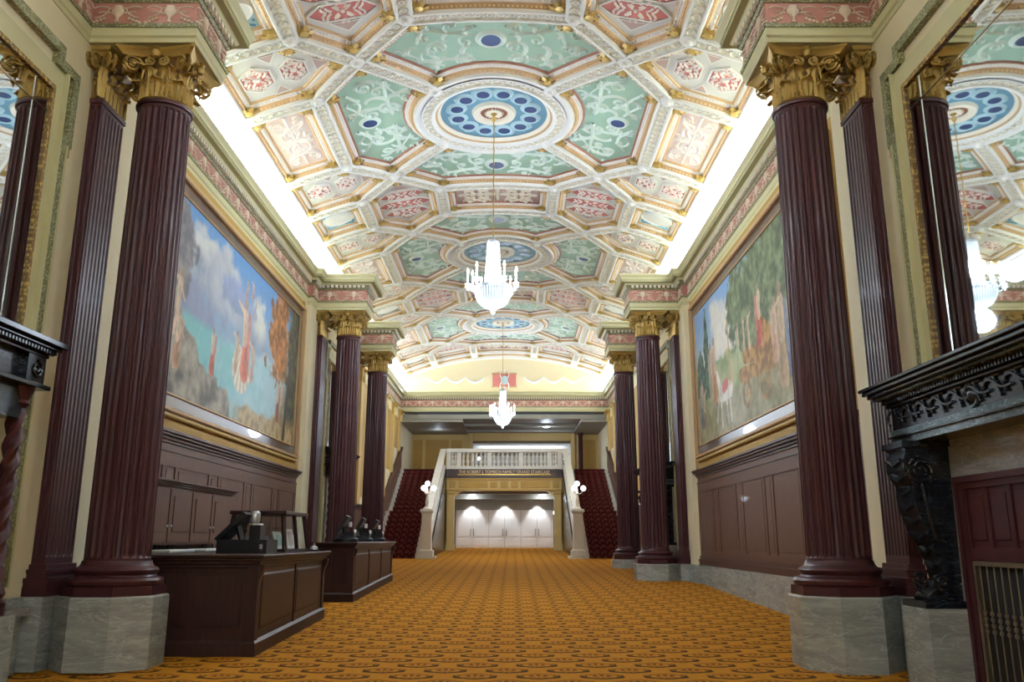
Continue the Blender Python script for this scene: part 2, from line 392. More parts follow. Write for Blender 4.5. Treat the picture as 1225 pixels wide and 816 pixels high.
def coffer(name, pc, kind, corners):
    m = MB(); strip(m, [(0, .045), (.17, .045), (.175, -.02), (.235, -.02), (RIB, .02), (RIB+.02, .08)], pc)
    root = m.build('coffer', MT['white'], ceiling, label=None)
    m = MB(); strip(m, [(RIB+.02, .08), (RIB+.06, .1), (RIB+.12, .12), (RIB+.17, .18)], pc); m.build('gilt_moulding', MT['gilt'], root, smooth=40)
    m = MB(); strip(m, [(RIB+.17, .18), (RIB+.19, .185), (RIB+.28, .22), (RIB+.29, .24)], pc); m.build('plaster_moulding', MT['pinkwhite'], root)
    m = MB(); strip(m, [(RIB+.29, .24), (RIB+.33, .25), (RIB+.36, DP)], pc); m.build('inner_fillet', MT['rust'] if kind in ('green', 'mauve') else MT['gilt'], root)
    bd = MB(); dt = MB()
    for (lst, ins_, dd, sp_) in ((bd, RIB+.1, .105, .13), (dt, RIB+.24, .205, .11)):
        c_ = inset(pc, ins_)
        for a, b in zip(c_, c_[1:] + c_[:1]):
            L = hypot(b[0]-a[0], b[1]-a[1]); n = max(1, int(L/sp_)); ux, uy = (b[0]-a[0])/L*.042, (b[1]-a[1])/L*.042
            for k in range(n):
                f = (k+.5)/n; x, y = a[0]+(b[0]-a[0])*f, a[1]+(b[1]-a[1])*f
                lst.add([VP(x-ux, y-uy, dd+.01), VP(x+uy, y-ux, dd+.01), VP(x+ux, y+uy, dd+.01), VP(x-uy, y+ux, dd+.01), VP(x, y, dd-.05)], [(0, 1, 4), (1, 2, 4), (2, 3, 4), (3, 0, 4)])
    q = bd.build('bead_row', MT['giltlite'], root); q['kind'] = 'stuff'; q = dt.build('tooth_row', MT['white'], root); q['kind'] = 'stuff'
    ip = match(pc, densify(pc), RIB+.35); icl = inset(pc, RIB+.36); clip = inset(pc, RIB+.42)
    m = MB(); fill(m, icl, DP); m.build('panel', MT[PANM[kind]], root)
    for (s, y) in corners:
        k = min(range(len(pc)), key=lambda i: hypot(pc[i][0]-s, pc[i][1]-y)); q = inset(pc, RIB+.17)[k]; rosette(root, q[0], q[1], .1)
    return root, clip
def arc(r, a0, a1, n=10): return [(r*cos(a0+(a1-a0)*k/n), r*sin(a0+(a1-a0)*k/n)) for k in range(n+1)]
RC = hypot(1.83, 1.83)*.99
B, A = (4.1, 4.15), (1.83, 1.83)
def hexag(c, rx, ry, rot=0): return [(c[0]+rx*cos(rot+pi/3*k), c[1]+ry*sin(rot+pi/3*k)) for k in range(6)]
def plaque(root, hx, relief):
    m = MB(); plate(m, hx, DP, DP-.05); m.build('plaque', MT['red'], root)
    m = MB(); strip2 = inset(hx, -.05); n = 6
    m.add([VP(s, y, DP-.07) for s, y in hx] + [VP(s, y, DP-.07) for s, y in strip2] + [VP(s, y, DP) for s, y in strip2],
          [(k, (k+1) % n, n+(k+1) % n, n+k) for k in range(n)] + [(n+k, n+(k+1) % n, 2*n+(k+1) % n, 2*n+k) for k in range(n)]); m.build('plaque_rim', MT['white'], root)
    m = MB(); relief(m, inset(hx, .04)); m.build('plaque_relief', MT['pinkwhite'], root)
def floral(c, ax, ay):
    def f(m, clip):
        blob(m, c, min(ax, ay)*.28, DP-.05, .05, 10)
        for sx in (-1, 1):
            for sy in (-1, 1):
                for (px, py, L) in ((.12, .2, .9), (.4, .1, .7), (.1, .5, .6), (.6, .02, .5)):
                    hd = atan2(sy*.7, sx*1.0); q, _ = clothoid(c[0]+sx*ax*px, c[1]+sy*ay*py, hd, L*max(ax, ay)*1.1, sx*sy*1.0/max(ax, ay), sx*sy*9/max(ax, ay), 14)
                    ribbon(m, q, .11, .05, DP-.05, clip); blob(m, q[-1], .06, DP-.05, .04, 6)
    return f
def tri(root, p):
    m = MB(); plate(m, p, DP, DP-.03); m.build('triangle_plaque', MT['mauve'], root)
    q = inset(p, -.04); m = MB(); m.add([VP(s, y, DP-.05) for s, y in p] + [VP(s, y, DP-.05) for s, y in q], [(k, (k+1) % 3, 3+(k+1) % 3, 3+k) for k in range(3)]); m.build('triangle_rim', MT['white'], root)
def c_green_end(sy):
    pc = [(-2.4, sy*5.9), (2.4, sy*5.9), (B[0], sy*B[1]), (A[0], sy*A[1])] + [(x, sy*y) for x, y in arc(RC, pi/4, 3*pi/4)[1:-1]] + [(-A[0], sy*A[1]), (-B[0], sy*B[1])]
    root, clip = coffer('green', pc, 'green', [(-2.4, sy*5.9), (2.4, sy*5.9), (B[0], sy*B[1]), (-B[0], sy*B[1]), (A[0], sy*A[1]), (-A[0], sy*A[1])])
    m = MB()
    for sx in (-1, 1):
        q, _ = clothoid(sx*.12, sy*3.25, atan2(-sy*.9, sx*.5), 3.2, sx*sy*1.2, sx*sy*7.5, 34); ribbon(m, q, .13, .07, DP, clip); blob(m, q[-1], .09, DP, .08)
        rinceau(m, sx*.5, sy*3.3, atan2(sy*.1, sx), 3.6, -sx*sy*.12, 4, .6, .17, .07, DP, clip); rinceau(m, sx*1.5, sy*3.0, atan2(sy*.5, sx), 1.8, sx*sy*.3, 3, .36, .11, .06, DP, clip)
        rinceau(m, sx*.55, sy*4.6, atan2(sy*.05, sx), 2.4, sx*sy*.3, 4, .36, .11, .06, DP, clip)
        ribbon(m, [(sx*(.45+1.3*k/14), sy*(5.05 - .32*sin(pi*k/14))) for k in range(15)], .13, .07, DP, clip)   # swag
        q, _ = clothoid(sx*2.0, sy*5.05, atan2(-sy, sx*.3), .8, 0, 0, 6); ribbon(m, q, .2, .06, DP, clip)
    disc(m, (0, sy*4.35), .3, .36, DP-.06, DP-.09, 24); disc(m, (0, sy*4.35), .36, .48, DP-.09, DP, 24)
    m.build('scroll_relief', MT['greenlite'], root, smooth=60)
    m = MB(); plate(m, [(.3*cos(2*pi*k/24), sy*4.35+.3*sin(2*pi*k/24)) for k in range(24)], DP, DP-.06); m.build('blue_disc', MT['navy'], root); return root
def c_green_side(sx):
    pc = [(sx*B[0], -B[1]), (sx*5.7, -2.48), (sx*5.7, 2.48), (sx*B[0], B[1]), (sx*A[0], A[1])] + [(sx*x, y) for x, y in arc(RC, pi/4, -pi/4)[1:-1]] + [(sx*A[0], -A[1])]
    root, clip = coffer('green', pc, 'green', [pc[0], pc[1], pc[2], pc[3], pc[4], pc[-1]])
    m = MB()
    for sy in (-1, 1):
        q, _ = clothoid(sx*3.3, sy*.1, atan2(sy*.8, -sx*.6), 2.9, -sx*sy*1.0, -sx*sy*7, 34); ribbon(m, q, .12, .07, DP, clip); blob(m, q[-1], .08, DP, .08)
        rinceau(m, sx*3.5, sy*.35, atan2(sy, sx*.15), 3.3, sx*sy*.15, 4, .6, .17, .07, DP, clip); rinceau(m, sx*2.8, sy*.6, atan2(sy, sx*.3), 2.2, -sx*sy*.2, 3, .36, .11, .06, DP, clip)
        rinceau(m, sx*4.5, sy*.5, atan2(sy, sx*.35), 2.0, -sx*sy*.4, 3, .36, .11, .06, DP, clip)
        ribbon(m, [(sx*(4.85 - .35*sin(pi*k/14)), sy*(.5+1.5*k/14)) for k in range(15)], .16, .08, DP, clip)
        q, _ = clothoid(sx*4.35, sy*2.6, atan2(sy*.4, -sx), 1.4, sx*sy*2, sx*sy*8, 18); ribbon(m, q, .09, .06, DP, clip)
    disc(m, (sx*4.35, 0), .25, .3, DP-.06, DP-.09, 24); disc(m, (sx*4.35, 0), .3, .4, DP-.09, DP, 24)
    m.build('scroll_relief', MT['greenlite'], root, smooth=60)
    m = MB(); plate(m, [(sx*4.35+.25*cos(2*pi*k/24), .25*sin(2*pi*k/24)) for k in range(24)], DP, DP-.06); m.build('blue_disc', MT['navy'], root); return root
def c_white(sx, sy):
    pc = [(sx*5.7, sy*5.85), (sx*B[0], sy*B[1]), (sx*5.7, sy*2.48), (sx*8.25, sy*2.48), (sx*8.25, sy*5.85)]
    root, clip = coffer('white', pc, 'white', pc)
    for (c, rx, ry) in (((sx*6.0, sy*4.16), .42, .58), ((sx*7.13, sy*4.16), .5, .62)):
        plaque(root, hexag(c, ry, rx, pi/2) if False else [(c[0]+rx*sin(pi/3*k), c[1]+ry*cos(pi/3*k)) for k in range(6)], floral(c, rx, ry))
    tri(root, [(sx*5.35, sy*4.45), (sx*5.35, sy*3.87), (sx*4.95, sy*4.16)])
    for s2 in (-1, 1): tri(root, [(sx*6.35, sy*(4.16+s2*.98)), (sx*6.8, sy*(4.16+s2*.98)), (sx*6.57, sy*(4.16+s2*.62))])
    return root
def filigree(m, c, ax, ay, clip, w=.09):
    for px in (-1, 1):
        for py in (-1, 1):
            for (x, y, hd, L) in ((.08, .1, .9, 1.5), (.1, .55, .2, 1.3), (.5, .1, 1.2, 1.1), (.35, .45, .6, 1.0)):
                q, _ = clothoid(c[0]+px*ax*x, c[1]+py*ay*y, atan2(py*sin(hd), px*cos(hd)), L*min(ax, ay)*1.5, px*py*.3/min(ax, ay), px*py*6.5/min(ax, ay), 22)
                ribbon(m, q, w, .06, DP, clip); blob(m, q[-1], w*.6, DP, .06, 6)
                q, _ = clothoid(c[0]+px*ax*x, c[1]+py*ay*y, atan2(py*sin(hd), px*cos(hd)) - px*py*.9, L*min(ax, ay)*.7, -px*py*1/min(ax, ay), -px*py*6/min(ax, ay), 12); ribbon(m, q, w, .05, DP, clip)
def c_pink(sx):
    pc = [(sx*5.7, -2.48), (sx*8.25, -2.48), (sx*8.25, 2.48), (sx*5.7, 2.48)]
    root, clip = coffer('pink', pc, 'pink', pc); m = MB(); filigree(m, (sx*6.97, 0), .66, 1.75, clip, .12)
    ribbon(m, [(sx*6.97, -1.7+3.4*k/12) for k in range(13)], .16, .06, DP, clip); ribbon(m, [(sx*(6.3+1.35*k/8), 0) for k in range(9)], .2, .07, DP, clip)
    m.build('scroll_relief', MT['pinkwhite'], root, smooth=60); return root
G0, G1 = 5.9, PER - 5.9
def c_hex(sx, end=False):
    pc = [(sx*5.7, 5.85), (sx*B[0], B[1]), (sx*2.4, G0), (sx*2.4, G1)] + ([] if end else [(sx*B[0], PER-B[1])]) + [(sx*5.7, PER-5.85)]
    root, clip = coffer('hex', pc, 'hex', pc)
    cy = (G0+G1)/2 if not end else 6.75
    for (dy, rx) in ((-.92, .95), (0, 1.2), (.92, .95)):
        if end and dy > .5: continue
        c = (sx*4.06, cy+dy); hx = [(c[0]-rx, c[1]), (c[0]-rx*.6, c[1]-.34), (c[0]+rx*.6, c[1]-.34), (c[0]+rx, c[1]), (c[0]+rx*.6, c[1]+.34), (c[0]-rx*.6, c[1]+.34)]
        plaque(root, hx, floral(c, rx*.8, .3))
    for s2 in (-1, 1):
        if end: continue
        tri(root, [(sx*4.06-.4, cy+s2*1.45), (sx*4.06+.4, cy+s2*1.45), (sx*4.06, cy+s2*1.85)])
    return root
def c_mauve():
    pc = [(-2.4, G0), (2.4, G0), (2.4, G1), (-2.4, G1)]; root, clip = coffer('mauve', pc, 'mauve', pc); m = MB()
    for sx in (-1, 1): filigree(m, (sx*.92, (G0+G1)/2), .85, .72, clip, .1)
    ribbon(m, [(0, G0+.6+(G1-G0-1.2)*k/8) for k in range(9)], .22, .08, DP, clip); m.build('scroll_relief', MT['whitegold'], root, smooth=60); return root
def c_blue(sx):
    pc = [(sx*5.7, 5.85), (sx*8.25, 5.85), (sx*8.25, PER-5.85), (sx*5.7, PER-5.85)]; root, clip = coffer('blue', pc, 'blue', pc)
    c = (sx*6.97, PER/2); m = MB(); disc(m, c, .6, .66, DP-.05, DP-.09, 28, .72); disc(m, c, .66, .74, DP-.09, DP, 28, .72)
    n = 28; m.add([VP(c[0]+.6*cos(2*pi*k/n), c[1]+.43*sin(2*pi*k/n), DP-.05) for k in range(n)], [tuple(range(n))]); m.build('oval_plaque', MT['white'], root)
    m = MB()
    for px in (-1, 1):
        for py in (-1, 1):
            for (x, y, hd, L, k) in ((.15, .62, .1, 1.5, 1), (.75, .1, 1.4, 1.2, -1), (.5, .5, .7, .8, 1)):
                q, _ = clothoid(c[0]+px*x, c[1]+py*y, atan2(py*sin(hd), px*cos(hd)), L, px*py*k*.8, px*py*k*9, 18); ribbon(m, q, .1, .05, DP, clip)
    m.build('scroll_relief', MT['blue'], root, smooth=60); return root
def c_strip(s0, s1, kind):
    y0, y1 = G1, G1 + 1.75; pc = [(s0, y0), (s1, y0), (s1, y1), (s0, y1)]; root, clip = coffer('strip', pc, kind, pc)
    m = MB(); c = ((s0+s1)/2, (y0+y1)/2); n = max(1, round(abs(s1-s0)/1.4))
    for i in range(n): filigree(m, (s0+(s1-s0)*(i+.5)/n, c[1]), .45, .22, clip, .07)
    m.build('scroll_relief', MT['blue'] if kind == 'blue' else MT['red'], root, smooth=60); return root
def c_medallion():
    m = MB(); disc(m, (0, 0), RC, RC-.06, 0, 0, 64); disc(m, (0, 0), RC-.06, RC-.07, 0, .05, 64); disc(m, (0, 0), RC-.07, RC-.34, .05, .05, 64); disc(m, (0, 0), RC-.34, RC-.36, .05, -.03, 64)
    disc(m, (0, 0), RC-.36, RC-.46, -.03, -.03, 64); disc(m, (0, 0), RC-.46, RC-.5, -.03, .06, 64)
    root = m.build('coffer', MT['white'], ceiling)
    m = MB(); disc(m, (0, 0), RC-.5, RC-.58, .06, .1, 64); m.build('gilt_moulding', MT['gilt'], root)
    m = MB(); disc(m, (0, 0), RC-.58, RC-.7, .1, .2, 64); m.build('ivory_moulding', MT['whitegold'], root)
    R1, R0 = RC-.7, .78
    m = MB(); disc(m, (0, 0), R1, R0, .22, .22, 64); m.build('blue_annulus', MT['blue'], root); nd = 12; rm_ = (R1+R0)/2
    m = MB(); m2 = MB()
    for k in range(nd):
        a = 2*pi*(k+.5)/nd; c = (rm_*cos(a), rm_*sin(a)); disc(m, c, .22, .27, .17, .14, 20); disc(m, c, .27, .37, .14, .22, 20)
        for sg in (-1, 1):
            a2 = a + pi/nd; q, _ = clothoid((rm_+sg*.02)*cos(a2), (rm_+sg*.02)*sin(a2), a2 + (0 if sg > 0 else pi), .75, 2*sg, 9*sg, 14); ribbon(m, q, .08, .05, .22)
    m.build('ring_relief', MT['paleblue'], root, smooth=60)
    for k in range(nd):
        a = 2*pi*(k+.5)/nd; c = (rm_*cos(a), rm_*sin(a)); q = MB(); plate(q, [(c[0]+.22*cos(2*pi*j/20), c[1]+.22*sin(2*pi*j/20)) for j in range(20)], .22, .17); q.build('blue_disc', MT['navy'], root)
    m = MB(); disc(m, (0, 0), R0, R0-.05, .22, .1, 48); disc(m, (0, 0), R0-.05, .52, .1, .12, 48); disc(m, (0, 0), .52, .47, .12, .2, 48); m.build('ivory_ring', MT['whitegold'], root)
    m = MB(); disc(m, (0, 0), .47, .25, .2, .2, 48); m.build('rust_ring', MT['rust'], root)
    m = MB(); pts = [((.3 + .045*(1 if k % 2 else -1))*cos(2*pi*k/32), (.3 + .045*(1 if k % 2 else -1))*sin(2*pi*k/32)) for k in range(32)]; plate(m, pts, .2, .15); m.build('scalloped_rosette', MT['whitegold'], root)
    m = MB(); disc(m, (0, 0), .12, .02, .15, .05, 16); m.build('gilt_boss', MT['gold'], root); return root
def guilloche(segs, nodes, ring=True):
    m = MB()
    for (a, b) in segs:
        L = hypot(b[0]-a[0], b[1]-a[1]); n = int((L-.5)/.31)
        for k in range(n):
            f = (.25 + (L-.5)*(k+.5)/n)/L; c = (a[0]+(b[0]-a[0])*f, a[1]+(b[1]-a[1])*f); disc(m, c, .155, .14, .045, -.0, 12); disc(m, c, .14, .105, .0, .045, 12); disc(m, c, .05, .0, .045, .01, 8)
    for k in range(44 if ring else 0): a = 2*pi*(k+.5)/44; disc(m, (2.36*cos(a), 2.36*sin(a)), .15, .13, .05, .0, 12); disc(m, (2.36*cos(a), 2.36*sin(a)), .13, .09, .0, .05, 12)
    g = m.build('guilloche', MT['ring'], ceiling); g['kind'] = 'stuff'
    out = [g]
    for c in nodes:
        q = MB(); blob(q, c, .24, .02, .05, 14); blob(q, c, .15, -.03, .09, 12); out.append(q.build('rib_boss', MT['white'], ceiling, smooth=40))
    return out
main = [c_medallion()] + [c_green_end(s) for s in (-1, 1)] + [c_green_side(s) for s in (-1, 1)] + [c_white(a, b) for a in (-1, 1) for b in (-1, 1)] + [c_pink(s) for s in (-1, 1)]
sg = [(( -2.4, s*5.9), (2.4, s*5.9)) for s in (-1, 1)]
nd_ = []
for a in (-1, 1):
    sg.append(((a*5.7, -2.48), (a*5.7, 2.48)))
    for b in (-1, 1):
        sg += [((a*A[0], b*A[1]), (a*B[0], b*B[1])), ((a*B[0], b*B[1]), (a*5.7, b*2.48)), ((a*B[0], b*B[1]), (a*5.7, b*5.85)), ((a*B[0], b*B[1]), (a*2.4, b*5.9)),
               ((a*5.7, b*2.48), (a*8.1, b*2.48)), ((a*5.7, b*5.85), (a*8.1, b*5.85))]
        nd_ += [(a*B[0], b*B[1]), (a*5.7, b*2.48), (a*5.7, b*5.85), (a*2.4, b*5.9), (a*1.9, b*1.9)]
main += guilloche(sg, nd_)
gap = [c_hex(s) for s in (-1, 1)] + [c_mauve()] + [c_blue(s) for s in (-1, 1)]
endr = [c_hex(s, True) for s in (-1, 1)] + [c_strip(-8.25, -5.7, 'blue'), c_strip(-5.7, -2.4, 'lilac'), c_strip(-2.4, 2.4, 'lilac'), c_strip(2.4, 5.7, 'lilac'), c_strip(5.7, 8.25, 'blue')]
gap += guilloche([((s*2.4, 5.9), (s*2.4, PER-5.9)) for s in (-1, 1)] + [((s*5.7, 5.85), (s*5.7, PER-5.85)) for s in (-1, 1)], [], False)
for o in main: o.location.y += YC0*S
for o in gap: o.location.y += YC0*S
for o in endr: o.location.y += (YC0 + 3*PER)*S
for k in (1, 2, 3):
    for o in main: copy_tree(o, ceiling, dy=k*PER)
    for o in gap:
        if k == 3 and o in gap[:2]: continue
        copy_tree(o, ceiling, dy=k*PER)
# white band closing the vault at the far lunette
m = MB(); ye = YC0 + 3*PER + G1 + 1.75; m.loft([[VP(s, y, 0) for s in [-8.25 + 16.5*i/NS for i in range(NS+1)]] for y in (ye, 67.5)], cap=False, closed=False); m.build('vault_band', MT['white'], ceiling, smooth=30)
# ------------------------------------------------------------------ far end wall: lunette above the entablature
lu = MB(); n = 40; top = [VP(-8.3 + 16.6*i/n, 67.5, .05) for i in range(n+1)]
lu.add([(p[0], 67.5, 12.3) for p in top] + top, [(i, i+1, n+2+i, n+1+i) for i in range(n)])
lu.box(-8.9, 8.9, 67.6, 67.75, 12.3, 16.3)
lun = struct(lu.build('wall_far', MT['cream']))
# swags and painted red panel on the lunette
for i, x in enumerate((-5.6, -4.0, -2.4, 2.4, 4.0, 5.6)):
    m = MB(); pts = [(x - .8 + 1.6*k/14, 67.42, 13.95 - .42*sin(pi*k/14)) for k in range(15)]; m.tube(pts, [.05+.06*sin(pi*k/14) for k in range(15)], 6); m.build('plaster_swag', MT['white'], lun, smooth=60)
m = MB().box(-.95, .95, 67.38, 67.49, 13.2, 14.2); rp = m.build('painted_panel', MT['red'], lun)
m = MB()
for sx in (-1, 1):
    for sy in (-1, 1):
        q, _ = clothoid(sx*.2, 13.7 + sy*.1, atan2(sy, sx*.7), 1.3, sx*sy*.5, sx*sy*8, 18); m.tube([(a, 67.36, b) for a, b in q], .05, 5)
m.lathe([(.0, 0)], 3) if False else None
m.build('panel_scrolls', MT['pinkwhite'], rp)
m = MB(); m.loft([[(.3*cos(2*pi*k/20), y, 13.7+.36*sin(2*pi*k/20)) for k in range(20)] for y in (67.3, 67.4)]); m.build('panel_oval', MT['paleblue'], rp)
for z in (13.15, 14.25): MB().box(-1.02, 1.02, 67.34, 67.49, z-.04, z+.04).build('panel_border', MT['gilt'], rp)
# ------------------------------------------------------------------ entablature
PATH = [(8.45, -13), (8.45, 6.3), (8.2, 6.3)]
for cy in (8.0,) + COLY:
    PATH += [(8.2, cy-.84), (6.0, cy-.84), (6.0, cy+.84), (8.2, cy+.84)]
    if cy == 16.4: PATH += [(8.2, 18.1), (8.45, 18.1), (8.45, 35.6), (8.2, 35.6)]
PATH += [(8.2, 47.4), (8.45, 47.4), (8.45, 67.5)]
ENDP = [(8.45, 67.2), (-8.45, 67.2)]
um = MB()   # urn with ribbons, facing -y, centred on x
up_ = [(.07, -.22), (.03, -.16), (.03, -.1), (.12, .0), (.13, .1), (.09, .13), (.1, .18)]
um.loft([[(-r, 0, z), (-r*.6, -.04, z), (r*.6, -.04, z), (r, 0, z)] for r, z in up_], closed=False, cap=False)
for sx in (-1, 1):
    um.tube([(sx*(.1 + .1*sin(pi*k/8)), -.02, .14 - .02*k) for k in range(9)], .014, 4)
    for (x0, z0, L, k1) in ((.17, .12, .34, -7), (.2, .02, .3, 6), (.16, .0, .24, -8)):
        q, _ = clothoid(sx*x0, z0, atan2(.3 if k1 < 0 else -.8, sx), L, 0, sx*k1, 12); um.tube([(a, -.015, b) for a, b in q], .018, 4)
    for k in range(4): c = (sx*(.26+.075*k), -.13 - .03*k); um.lathe([(.0, 0)], 3) if False else um.box(c[0]-.025, c[0]+.025, -.03, 0, c[1]-.025, c[1]+.025)
uo = um.build('urn_relief', MT['friezew'], ceiling, smooth=50); URN = uo.data; bpy.data.objects.remove(uo)
def entab(name, path, side, parent=None):
    root = struct(MB().sweep(path, [(-.05, 11.1), (.02, 11.1), (.02, 11.2), (.06, 11.24), (.06, 11.42), (-.05, 11.42)], side=side).build(name, MT['paleg']))
    MB().sweep(path, [(-.05, 11.42), (.09, 11.42), (.1, 11.5), (.06, 11.52), (-.05, 11.52)], side=side).build('leaf_band', MT['leafband'], root)
    MB().sweep(path, [(-.05, 11.52), (.03, 11.52), (.03, 12.02), (-.05, 12.02)], side=side).build('frieze', MT['frieze'], root)
    MB().sweep(path, [(-.05, 12.02), (.06, 12.02), (.1, 12.09), (-.05, 12.09)], side=side).build('leaf_band', MT['leafband'], root)
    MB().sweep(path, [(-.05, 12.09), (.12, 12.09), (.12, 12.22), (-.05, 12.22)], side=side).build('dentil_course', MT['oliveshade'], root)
    MB().sweep(path, [(-.05, 12.22), (.2, 12.22), (.24, 12.29), (.26, 12.3), (-.05, 12.3)], side=side).build('bed_moulding', MT['paleg'], root)
    MB().sweep(path, [(-.05, 12.3), (.42, 12.3), (.42, 12.42), (-.05, 12.42)], side=side).build('corona', MT['olive'], root)
    MB().sweep(path, [(-.05, 12.42), (.44, 12.42), (.46, 12.5), (.54, 12.6), (.54, 12.65), (-.05, 12.65)], side=side).build('crown_moulding', MT['paleg'], root)
    d = MB()
    for i, (a, b) in enumerate(zip(path[:-1], path[1:])):
        L = hypot(b[0]-a[0], b[1]-a[1]); t_ = ((b[0]-a[0])/L, (b[1]-a[1])/L); nn = (-t_[1], t_[0]); n = int(L/.19)
        if min(a[1], b[1]) > 3 or len(path) < 4:
            for k in range(n):
                f = (k+.5)/n*L; c = (side*(a[0]+t_[0]*f+nn[0]*.15), a[1]+t_[1]*f+nn[1]*.15); d.box(c[0]-.055, c[0]+.055, c[1]-.055, c[1]+.055, 12.1, 12.215)
        n = max(1, round(L/1.05)) if L > .6 else 0
        if b[1] < 10 and len(path) > 4: n = 0
        for k in range(n):
            f = (k+.5)/n*L; o = place('urn_relief', URN, root, (side*(a[0]+t_[0]*f+nn[0]*.03), a[1]+t_[1]*f+nn[1]*.03, 11.77), atan2(side*nn[0], nn[1])*-1 + pi if False else atan2(nn[1], side*nn[0]) + pi/2)
    q = d.build('dentil_row', MT['whitegold'], root); q['kind'] = 'stuff'
    return root
entab('trim_1', PATH, -1); entab('trim_2', PATH, 1); entab('trim_3', ENDP, 1)
# solid blocks behind the break-forward entablature over each column
for sd in (-1, 1):
    for cy in (8.0,) + COLY:
        b = struct(MB().box(*sorted((sd*6.03, sd*8.4)), cy-.81, cy+.81, 11.1, 12.63).build('trim_4', MT['paleg']))
struct(MB().box(-8.45, 8.45, 67.22, 67.5, 11.1, 12.64).build('trim_5', MT['paleg']))
# ------------------------------------------------------------------ columns
def octo(hx, hy, c): return [(-hx+c, -hy), (hx-c, -hy), (hx, -hy+c), (hx, hy-c), (hx-c, hy), (-hx+c, hy), (-hx, hy-c), (-hx, -hy+c)]
def leaf_mesh(w, h, out, name='acanthus_leaf'):
    m = MB(); R_, C_ = 12, 6; vs = []; prof_ = [(0, 0)]; L_ = (h + out*1.3)/R_
    for i in range(R_):
        t_ = (i+.5)/R_; a = pi/2 + (0 if t_ < .5 else ((t_-.5)/.5)**1.3*2.6); y_, z_ = prof_[-1]; prof_.append((y_ + cos(a)*L_, z_ + sin(a)*L_))
    zm = max(p[1] for p in prof_); ym = -min(p[0] for p in prof_); prof_ = [(y_*out/ym - .03, z_*h/zm) for y_, z_ in prof_]
    for i in range(R_+1):
        t_ = i/R_; ww = w*(.62 + .5*sin(pi*min(1, t_*1.05))) * (1 - .35*max(0, t_-.75)/.25)
        y, z = prof_[i]
        for j in range(C_+1):
            u = j/C_*2 - 1; lobe = 1 + .12*cos(i*pi) * abs(u)**2; rib = .035*cos(u*pi*2.5)*(1-t_*.5)
            vs.append((u*ww/2*lobe, y + .07*u*u - rib, z - .05*h*abs(u)*(t_ > .7)))
    fs = [(i*(C_+1)+j, i*(C_+1)+j+1, (i+1)*(C_+1)+j+1, (i+1)*(C_+1)+j) for i in range(R_) for j in range(C_)]
    m.add(vs, fs); return m
def tmp(mb, name, mat, smooth=40):
    o = mb.build(name, mat, None, smooth=smooth); d = o.data; bpy.data.objects.remove(o); return d
LEAF1 = tmp(leaf_mesh(.33, .42, .22), 'acanthus_leaf', MT['gold']); LEAF2 = tmp(leaf_mesh(.33, .72, .3), 'acanthus_leaf', MT['gold'])
LEAF3 = tmp(leaf_mesh(.28, .4, .18), 'acanthus_leaf', MT['gold']); LEAF4 = tmp(leaf_mesh(.28, .7, .22), 'acanthus_leaf', MT['gold'])
def spiral_tube(c, r0, turns, dirx, n=26, w=.035, yoff=0, flip=1):
    pts = []; rr = []
    for k in range(n+1):
        a = turns*2*pi*k/n; r = r0*(1 - .85*k/n); pts.append((c[0] + dirx*r*sin(a), yoff - .03*k/n, c[1] + flip*r*cos(a))); rr.append(w*(1 - .4*k/n))
    return pts, rr
vm = MB()   # corner volute seen from the front: stalk rising then curling outwards
for sx in (-1, 1):
    p, r = spiral_tube((0, 0), .15, 1.9, sx, yoff=.045*sx if False else 0); vm.tube([(x, y + sx*.05, z) for x, y, z in p], r, 6)
vm.tube([(0, .0 + .0, .15), (0, .05, .15)], .03, 5)
vol = MB()
# volute in the local x-z plane: stalk from the bell centre out to the corner, curling at the tip
stalk = [(-.42, 0, -.5), (-.36, 0, -.3), (-.24, 0, -.1), (-.1, 0, .02)]; p, r = spiral_tube((0, -.15), .17, 1.9, 1)
for dy in (-.06, .06): vol.tube([(a, b + dy, c) for a, b, c in stalk + [(x, y*0, z) for x, y, z in p]], [.03, .036, .042, .045] + r, 6)
vol.tube([(0, -.1, -.13), (0, .1, -.13)], .05, 8)
VOL = tmp(vol, 'volute', MT['gold'])
hx = MB(); p, r = spiral_tube((0, 0), .11, 1.7, 1); hx.tube([(.16, 0, -.42), (.14, 0, -.2), (.07, 0, .06)] + p, [.02, .03, .03] + r, 6); HELIX = tmp(hx, 'helix_scroll', MT['gold'])
hx = MB(); p, r = spiral_tube((0, 0), .11, 1.7, -1); hx.tube([(-.16, 0, -.42), (-.14, 0, -.2), (-.07, 0, .06)] + p, [.02, .03, .03] + r, 6); HELIX2 = tmp(hx, 'helix_scroll', MT['gold'])
fm = MB(); fm.lathe([(.0, -.14), (.07, -.12), (.1, -.02), (.05, .03), (.09, .08), (.06, .14), (.0, .16)], 10); FLEUR = tmp(fm, 'fleuron', MT['gold'])
def abacus(mb, hw, z0, z1, dip=.16, cut=.1):
    def ring(hw, z):
        o = []
        for q in range(4):
            a = q*pi/2
            for k in range(9):
                u = -1 + 2*k/8; x = u*(hw - cut*.5); y = -(hw - dip*(1-u*u)); o.append((x*cos(a) - y*sin(a), x*sin(a) + y*cos(a), z))
        return o
    mb.loft([ring(hw*.86, z0), ring(hw*.9, z0+(z1-z0)*.3), ring(hw*.97, z0+(z1-z0)*.6), ring(hw, z0+(z1-z0)*.7), ring(hw, z1)])
NF = 24
def shaft_ring(r, z, dep):
    o = []
    for k in range(NF):
        for q, f in ((0, 0), (.16, 0), (.26, .55), (.42, .95), (.58, 1), (.74, .95), (.9, .55)):
            a = 2*pi*(k+q)/NF; rr = r - dep*f; o.append((rr*cos(a), rr*sin(a), z))
    return o
